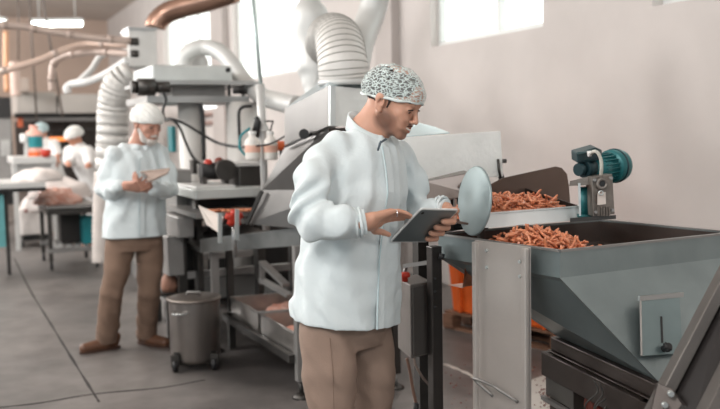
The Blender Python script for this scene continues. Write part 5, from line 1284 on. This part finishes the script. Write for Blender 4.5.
cv.add(vs, fs, True); co_ = cv.build('stand_collar', smock, jk)
MB().tube([P(381,141,3.02), P(378,150,3.01), P(380,143,3.03), P(386,139,3.05)], .004, 6).build('collar_lining', mat('lining_grey', (84,96,104), .8), jk)
for c_, d_, nm in ((rW+V((-.012,0,0)), V((1,.1,.1)), 0), (lW-V((.012,-.01,0)), V((.75,-.6,.1)), 1)):
    d_.normalize(); x, y = frame(d_)
    for kk in range(2):
        q = c_-d_*(.016*kk-.006); rr_c = .046 if nm == 0 else .043
        MB().tube([q+x*math.cos(k*PI/16)*rr_c*(1+.04*math.sin(k*2.5))+y*math.sin(k*PI/16)*rr_c*(1+.04*math.sin(k*2.5)) for k in range(32)], .0055, 8, closed=True).build('elastic_cuff', smock, jk)
# trousers
T = SDF((-.34,2.88,.03), (.36,3.56,1.0), .0065)
T.loft(torso_secs([(348,312,3.2,.155,.12),(347,330,3.2,.172,.128),(346,345,3.2,.165,.12)]), .01)
T.chain([P(326,330,3.12), P(330,372,3.09), knR, V((anR.x,anR.y,.08))], [.098,.098,.080,.068], .012)
T.chain([P(365,330,3.28), P(370,372,3.26), knL, V((anL.x,anL.y,.08))], [.100,.094,.078,.066], .012)
T.disp(folds(9, .0065, 8, 14)); T.plane((0,0,.06), (0,0,-1)); T.plane((0,0,.97), (0,0,1))
tro = T.build('trousers', khaki, A)
pts = [P(312+4*i/8, 335+75*i/8, 2.99+.0*i) for i in range(9)]
MB().tube([P(330,338,3.018), P(333,370,2.99), P(334,409,2.968)], .0011, 6).build('side_seam', mat('khaki_seam', (112,90,78), .9), tro)
shoe('shoe', anR-fw*.06, fw+V((-.3,0,0)), A, shoe_m); shoe('shoe', anL-fw*.06, fw, A, shoe_m)
# hair, cap, face details
Mn1 = [list(r) for r in M1]
S = SDF(H1-V((.15,.15,.15)), H1+V((.15,.15,.15)), .0042)
S.ell(w1(0,-.014,.034), (.078,.101,.082), Mn1, 0); S.plane(w1(0,.0,-.028), M1 @ V((0,.25,-1))); S.ell(w1(0,.080,-.040), (.09,.080,.078), Mn1, .004, 'sub')
for s in (-1, 1): S.ell(w1(s*.078,-.002,-.022), (.02,.019,.032), Mn1, .004, 'sub'); S.cap(w1(s*.073,.022,.02), w1(s*.0715,.020,-.018), .006, .003, .004)
S2 = SDF(H1-V((.15,.15,.15)), H1+V((.15,.15,.15)), .0042); S2.ell(w1(0,-.012,.034), (.0785,.1035,.084), Mn1, 0); S2.plane(w1(0,0,.022), M1 @ V((0,.22,-1))); S.F = np.minimum(S.F, S2.F)
S.disp(lambda x, y, z: .0012*np.sin(300*x+200*z)*np.sin(280*y+150*z)); S.build('hair', hair_m, A)
brows(w1, A, hair_m); eyes(w1, M1, A)
MB().tube(bez([w1(-.024,.090,-.058), w1(-.012,.099,-.0545), w1(0,.1025,-.0535), w1(.012,.099,-.0545), w1(.024,.090,-.058)], 4), [.0015]+[.0026]*15+[.0015], 8).build('moustache', mat('moustache_hair', (88,58,46), .7), A)
MB().tube(bez([w1(-.021,.0915,-.0625), w1(0,.1015,-.0685), w1(.021,.0915,-.0625)], 4), .0030, 8).build('teeth', mat('teeth_white', (226,220,212), .3), A)
haircap(None, w1, M1, A, net, rimw, puff=.0)
# wedding ring
rg = P(397,213.5,2.94); MB().tube([rg+V((math.cos(a)*.0,math.cos(a)*.0105,math.sin(a)*.0105)) for a in [k*PI/8 for k in range(16)]], .0018, 6, closed=True).build('ring', silver, A)
# tablet in his hands
t = thing('tablet', 'slim tablet with a pale rim held by the young man', 'tablet', (TL+BRt)/2-Z*.06)
m = MB(); cs = []
def rounded(g, r=.008):
    cs = []; Cn = [TL, TR, BRt, BL]; dirs = [(e1,e2),(-e1,e2),(-e1,-e2),(e1,-e2)]
    for i, (c_, (d1_, d2_)) in enumerate(zip(Cn, dirs)):
        o_ = c_+d1_*(r+g)+d2_*(r+g); rngs = [PI/2*k/4 for k in range(5)]
        arc = [o_-d1_*r*math.cos(a_)-d2_*r*math.sin(a_) for a_ in rngs]
        cs += arc if i % 2 == 0 else arc[::-1]
    return cs
rg_ = rounded(0); m.hexa([p-tn*.0035 for p in rg_], [p+tn*.0035 for p in rg_]); m.build('tablet_body', mat('tablet_shell', (140,152,156), .3, .8, .03), t)
m = MB(); m.tube([p for p in rounded(-.001)], .0042, 8, closed=True); m.build('pale_rim', mat('tablet_rim', (214,216,216), .35, .3, .02), t, label='pale rim')
rs_ = rounded(.008, .003); m = MB(); m.hexa([p+tn*.0034 for p in rs_], [p+tn*.0042 for p in rs_]); m.build('screen', screen, t)
q = TL+e1*.018+e2*.018; MB().cyl(q-tn*.004, q-tn*.0052, .006, 14).build('camera_lens', black, t)

# ================= the older man =================
D2 = 6.15
B = thing('person', 'person with a white beard and white cap reading a clipboard', 'person', V((P(135,352,D2).x, D2, 0)))
fw2 = V((.50,-.866,0)).normalized(); sh2 = V((.866,.50,0)).normalized(); yaw2 = math.atan2(sh2.y, sh2.x)
H2 = P(147,123.5,D2-.06); M2 = basis(V((.74,-.62,-.30)), V((.15,-.1,1)))
rS2, lS2 = P(114,154,D2-.10), P(160,153,D2+.06)
rE2, lE2 = P(105,189,D2-.05), P(169,189,D2+.02); rW2, lW2 = P(125,186,D2-.34), P(150,189,D2-.30)
nb2 = P(138.5,144.5,D2)
bx = B.location
S = SDF((bx.x-.36,D2-.62,-.01), (bx.x+.42,D2+.40,1.82), .0065)
w2 = head_sdf(S, H2, M2, sc=1.04)
S.cap(w2(0,-.025,-.03), nb2, .055, .062, .02); S.cap(nb2, nb2-Z*.12, .06, .09, .03)
def secs2(rows): return sorted([(P(px,py,D2).z, P(px,py,D2).x, D2, a, b_, yaw2) for px,py,a,b_ in rows])
S.loft(secs2([(135,245,.165,.12),(135,215,.16,.115),(136,185,.165,.115),(137,165,.165,.10),(138,155,.12,.08)]), .02)
S.chain([rS2, rE2, rW2], [.048,.040,.027], .015); S.chain([lS2, lE2, lW2], [.048,.040,.027], .015)
kR2, kL2 = P(112,292,D2-.06), P(149,292,D2+.05); aR2, aL2 = G(107,350), G(147,345); aR2.z = aL2.z = .09
S.chain([P(122,243,D2-.04), kR2, aR2], [.085,.055,.038], .02); S.chain([P(147,243,D2+.04), kL2, aL2], [.085,.055,.038], .02)
for an, f_ in ((aR2, V((-.75,-.65,0))), (aL2, V((.8,-.6,0)))): S.cap(V((an.x,an.y,.07)), V((an.x,an.y,.05))+f_*.09, .026, .020, .02)
hand(S, rW2, P(143,186,D2-.40)-rW2, V((.3,.6,.6)), -1, [(.2,.3,.2),(.3,.4,.3),(.4,.5,.3),(.5,.5,.3)], (.35,.2), 1.12)
hand(S, lW2, P(133,181,D2-.40)-lW2, V((-.2,-.2,1)), -1, [(.2,.5,.4),(.3,.6,.4),(.4,.6,.4),(.5,.6,.4)], (.35,.3), 1.12)
S.build('body', skinmat('skin_older', (182,136,118)), B)
J = SDF((bx.x-.42,D2-.55,.74), (bx.x+.46,D2+.42,1.62), .0075)
J2 = secs2([(135,240,.225,.165),(135,236,.224,.164),(135,215,.205,.150),(136,190,.195,.145),(136.5,172,.19,.138),(137,161,.175,.125),(138,153,.14,.11),(138.5,148,.105,.09),(139,144,.082,.08)])
J.loft(J2, 0, rnd=2.2); J.chain([rS2, P(106,175,D2-.08), rE2, P(112,190,D2-.18), rW2-V((.03,0,0))], [.055,.058,.058,.053,.046], .03)
J.chain([lS2, P(168,174,D2+.04), lE2, P(164,191,D2-.14), lW2+V((.03,.0,0))], [.055,.058,.058,.053,.046], .03)
nb_ = nb2-Z*.04
for q_ in (rS2, lS2): J.chain([nb_, nb_.lerp(q_,.55)+Z*.008, q_], [.055,.05,.05], .03)
J.chain([rS2]*2, [.05,.05], .02)
J.disp(folds(12, .011, 3, 26)); J.plane(P(135,236,D2), (0,0,-1)); J.ell(nb2+Z*.03+fw2*.02, (.062,.062,.05), None, .006, 'sub')
J.loft([(z-.004,x,y,a-.016,b_-.016,yw) for z,x,y,a,b_,yw in J2 if z < .93], 0, 'sub', rnd=2.2)
jk2 = J.build('lab_coat', smock, B)
def fz2(z): S_ = np.array(J2); return [float(np.interp(z, S_[:,0], S_[:,j])) for j in (1,2,3,4)]
pts = []
for i in range(20):
    z = .84+(1.36-.84)*i/19; cx, cy, a, b_ = fz2(z); pts.append(V((cx,cy,z))+fw2*(b_+.006))
ribbon('placket', pts, fw2, .036, .004, smock, jk2); ribbon('placket_edge', [p+fw2*.004-sh2*.019 for p in pts], fw2, .003, .003, seam, jk2)
MB().tube([nb2-Z*.012+V((sh2.x*math.cos(a)+fw2.x*math.sin(a), sh2.y*math.cos(a)+fw2.y*math.sin(a), -.2*max(0,math.sin(a))))*.078+fw2*.008 for a in [PI/2+.2+(2*PI-.4)*k/24 for k in range(25)]], .017, 8).build('collar', smock, jk2)
T = SDF((bx.x-.34,D2-.34,.0), (bx.x+.36,D2+.34,1.0), .0075)
T.loft(secs2([(135,230,.16,.12),(135,243,.175,.13),(135,250,.165,.125)]), .01)
T.chain([P(121,242,D2-.04), P(117,268,D2-.05), kR2, V((aR2.x,aR2.y,.09))], [.10,.092,.078,.078], .012)
T.chain([P(149,242,D2+.04), P(150,268,D2+.05), kL2, V((aL2.x,aL2.y,.09))], [.10,.090,.076,.076], .012)
T.disp(folds(19, .008, 7, 14)); T.plane((0,0,.05), (0,0,-1)); T.build('trousers', brownt, B)
shoe('shoe', aR2+V((.07,.06,0)), V((-.80,-.6,0)), B, shoe_m, .30); shoe('shoe', aL2+V((-.07,.05,0)), V((.86,-.5,0)), B, shoe_m, .30)
eyes(w2, M2, B, 1.0); brows(w2, B, greyhair)
Mn2 = [list(r) for r in M2]
S = SDF(H2-V((.16,.16,.2)), H2+V((.16,.16,.14)), .006)
S.ell(w2(0,.062,-.098), (.044,.040,.034), Mn2, 0)
for s in (-1, 1): S.cap(w2(s*.062,.012,-.035), w2(s*.045,.05,-.09), .013, .022, .02)
S.cap(w2(-.024,.092,-.060), w2(0,.104,-.054), .007, .009, .006); S.cap(w2(.024,.092,-.060), w2(0,.104,-.054), .007, .009, .006)
S.disp(lambda x, y, z: .0035*np.sin(150*x+90*z)*np.sin(140*y+60*z)); S.build('beard', greyhair, B)
S = SDF(H2-V((.15,.15,.15)), H2+V((.15,.15,.15)), .0065)
S.ell(w2(0,-.02,.03), (.080,.098,.088), Mn2, 0); S.plane(w2(0,.0,-.03), M2 @ V((0,.25,-1))); S.ell(w2(0,.08,-.01), (.09,.088,.08), Mn2, .004, 'sub'); S.build('hair', greyhair, B)
haircap(None, w2, M2, B, capw, rimw, 1.04, puff=.007)
t = thing('clipboard', 'brown clipboard with a paper held by the older man', 'clipboard', P(155,184,D2-.38))
q0, q1, q2, q3 = P(149,182,D2-.50), P(168,173.5,D2-.44), P(170,169,D2-.25), P(140,172.5,D2-.31)
n_ = Z*.008
MB().hexa([q0,q1,q2,q3], [p+n_ for p in (q0,q1,q2,q3)]).build('board', mat('board_tan', (160,142,132), .6), t)
MB().hexa([p-n_*.8 for p in (q0.lerp(q2,.03),q1.lerp(q3,.03),q2.lerp(q0,.03),q3.lerp(q1,.03))], [p-n_*.1 for p in (q0,q1,q2,q3)]).build('paper', paper, t)
MB().bar(q0.lerp(q3,.3)+n_, q0.lerp(q3,.7)+n_, .02, .012).build('metal_clip', steel, t)

# ================= two workers far behind =================
def far_worker(lab, px, py, d, fdir, lean, hands, arm_skin=True, capm=None, sc=1.0):
    hd = P(px, py, d); gx_, gy_ = hd.x-lean.x, hd.y-lean.y
    o = thing('person', lab, 'person', V((gx_, gy_, 0))); f = V(fdir).normalized(); s_ = V((-f.y, f.x, 0)).normalized(); M = basis(V((f.x, f.y, -.55)), Z)
    S = SDF((gx_-.6, gy_-.6, -.01), (gx_+.6, gy_+.6, hd.z+.2), .013); w = head_sdf(S, hd, M)
    pel = V((gx_, gy_, .93)); nk = hd-Z*.13-V((f.x,f.y,0))*.06; S.cap(w(0,-.02,-.03), nk, .055, .06, .02)
    S.chain([pel, pel.lerp(nk,.5), nk-Z*.04], [.12,.11,.08], .03); a_, b_ = nk+s_*.17-Z*.06, nk-s_*.17-Z*.06
    for sh_, hh_ in ((a_, hands[0]), (b_, hands[1])):
        el = (sh_+hh_)/2+Z*-.05+(sh_-nk)*.25; S.chain([sh_, el, hh_], [.048,.038,.028], .015); hand(S, hh_, V((f.x*.5,f.y*.5,-.8)), -V((f.x,f.y,0)), 1, [(.3,.3,.2)]*4, (.3,.2))
    for k in (-1, 1): S.chain([pel+s_*.09*k, pel+s_*.10*k-Z*.45, V((gx_,gy_,.09))+s_*.11*k], [.09,.06,.04], .02); S.cap(V((gx_,gy_,.06))+s_*.11*k, V((gx_,gy_,.04))+s_*.11*k+V((f.x,f.y,0))*.16, .04, .035, .02)
    S.build('body', skinmat('skin_far', (184,130,106)) if 'skin_far' not in bpy.data.materials else bpy.data.materials['skin_far'], o)
    J = SDF((gx_-.6, gy_-.6, .7), (gx_+.6, gy_+.6, hd.z+.05), .014); J.chain([pel-Z*.1, pel.lerp(nk,.5), nk-Z*.07], [.19,.185,.14], .05)
    for sh_, hh_ in ((a_, hands[0]), (b_, hands[1])):
        el = (sh_+hh_)/2+Z*-.05+(sh_-nk)*.25; J.chain([sh_, sh_.lerp(el,.85)], [.085,.07], .04)
    J.disp(folds(3, .006)); J.plane((0,0,.74), (0,0,-1)); J.build('work_shirt', mat('white_shirt', (226,224,222), .85), o)
    Tt = SDF((gx_-.4, gy_-.4, .04), (gx_+.4, gy_+.4, 1.0), .014)
    for k in (-1, 1): Tt.chain([pel+s_*.08*k-Z*.03, pel+s_*.10*k-Z*.45, V((gx_,gy_,.1))+s_*.11*k], [.125,.09,.075], .02)
    Tt.build('trousers', mat('white_trousers', (206,204,202), .85), o); haircap(None, w, M, o, capm or capw, rimw, 1.05, puff=.012); return o
wd = 11.6
far_worker('person in a white shirt and cap bending over the meat behind the cart', 74.5, 137, wd, (-.55,-.83,0), V((-.18,-.28,0)), (P(86,167,wd-.35), P(69,165,wd-.35)))
far_worker('person in white seen from behind the teal labelled drum', 41, 132, 13.6, (-.2,-1,0), V((-.12,-.05,0)), (P(57,158,13.3), P(36,160,13.3)), capm=mat('bluish_cap', (176,196,198), .9))
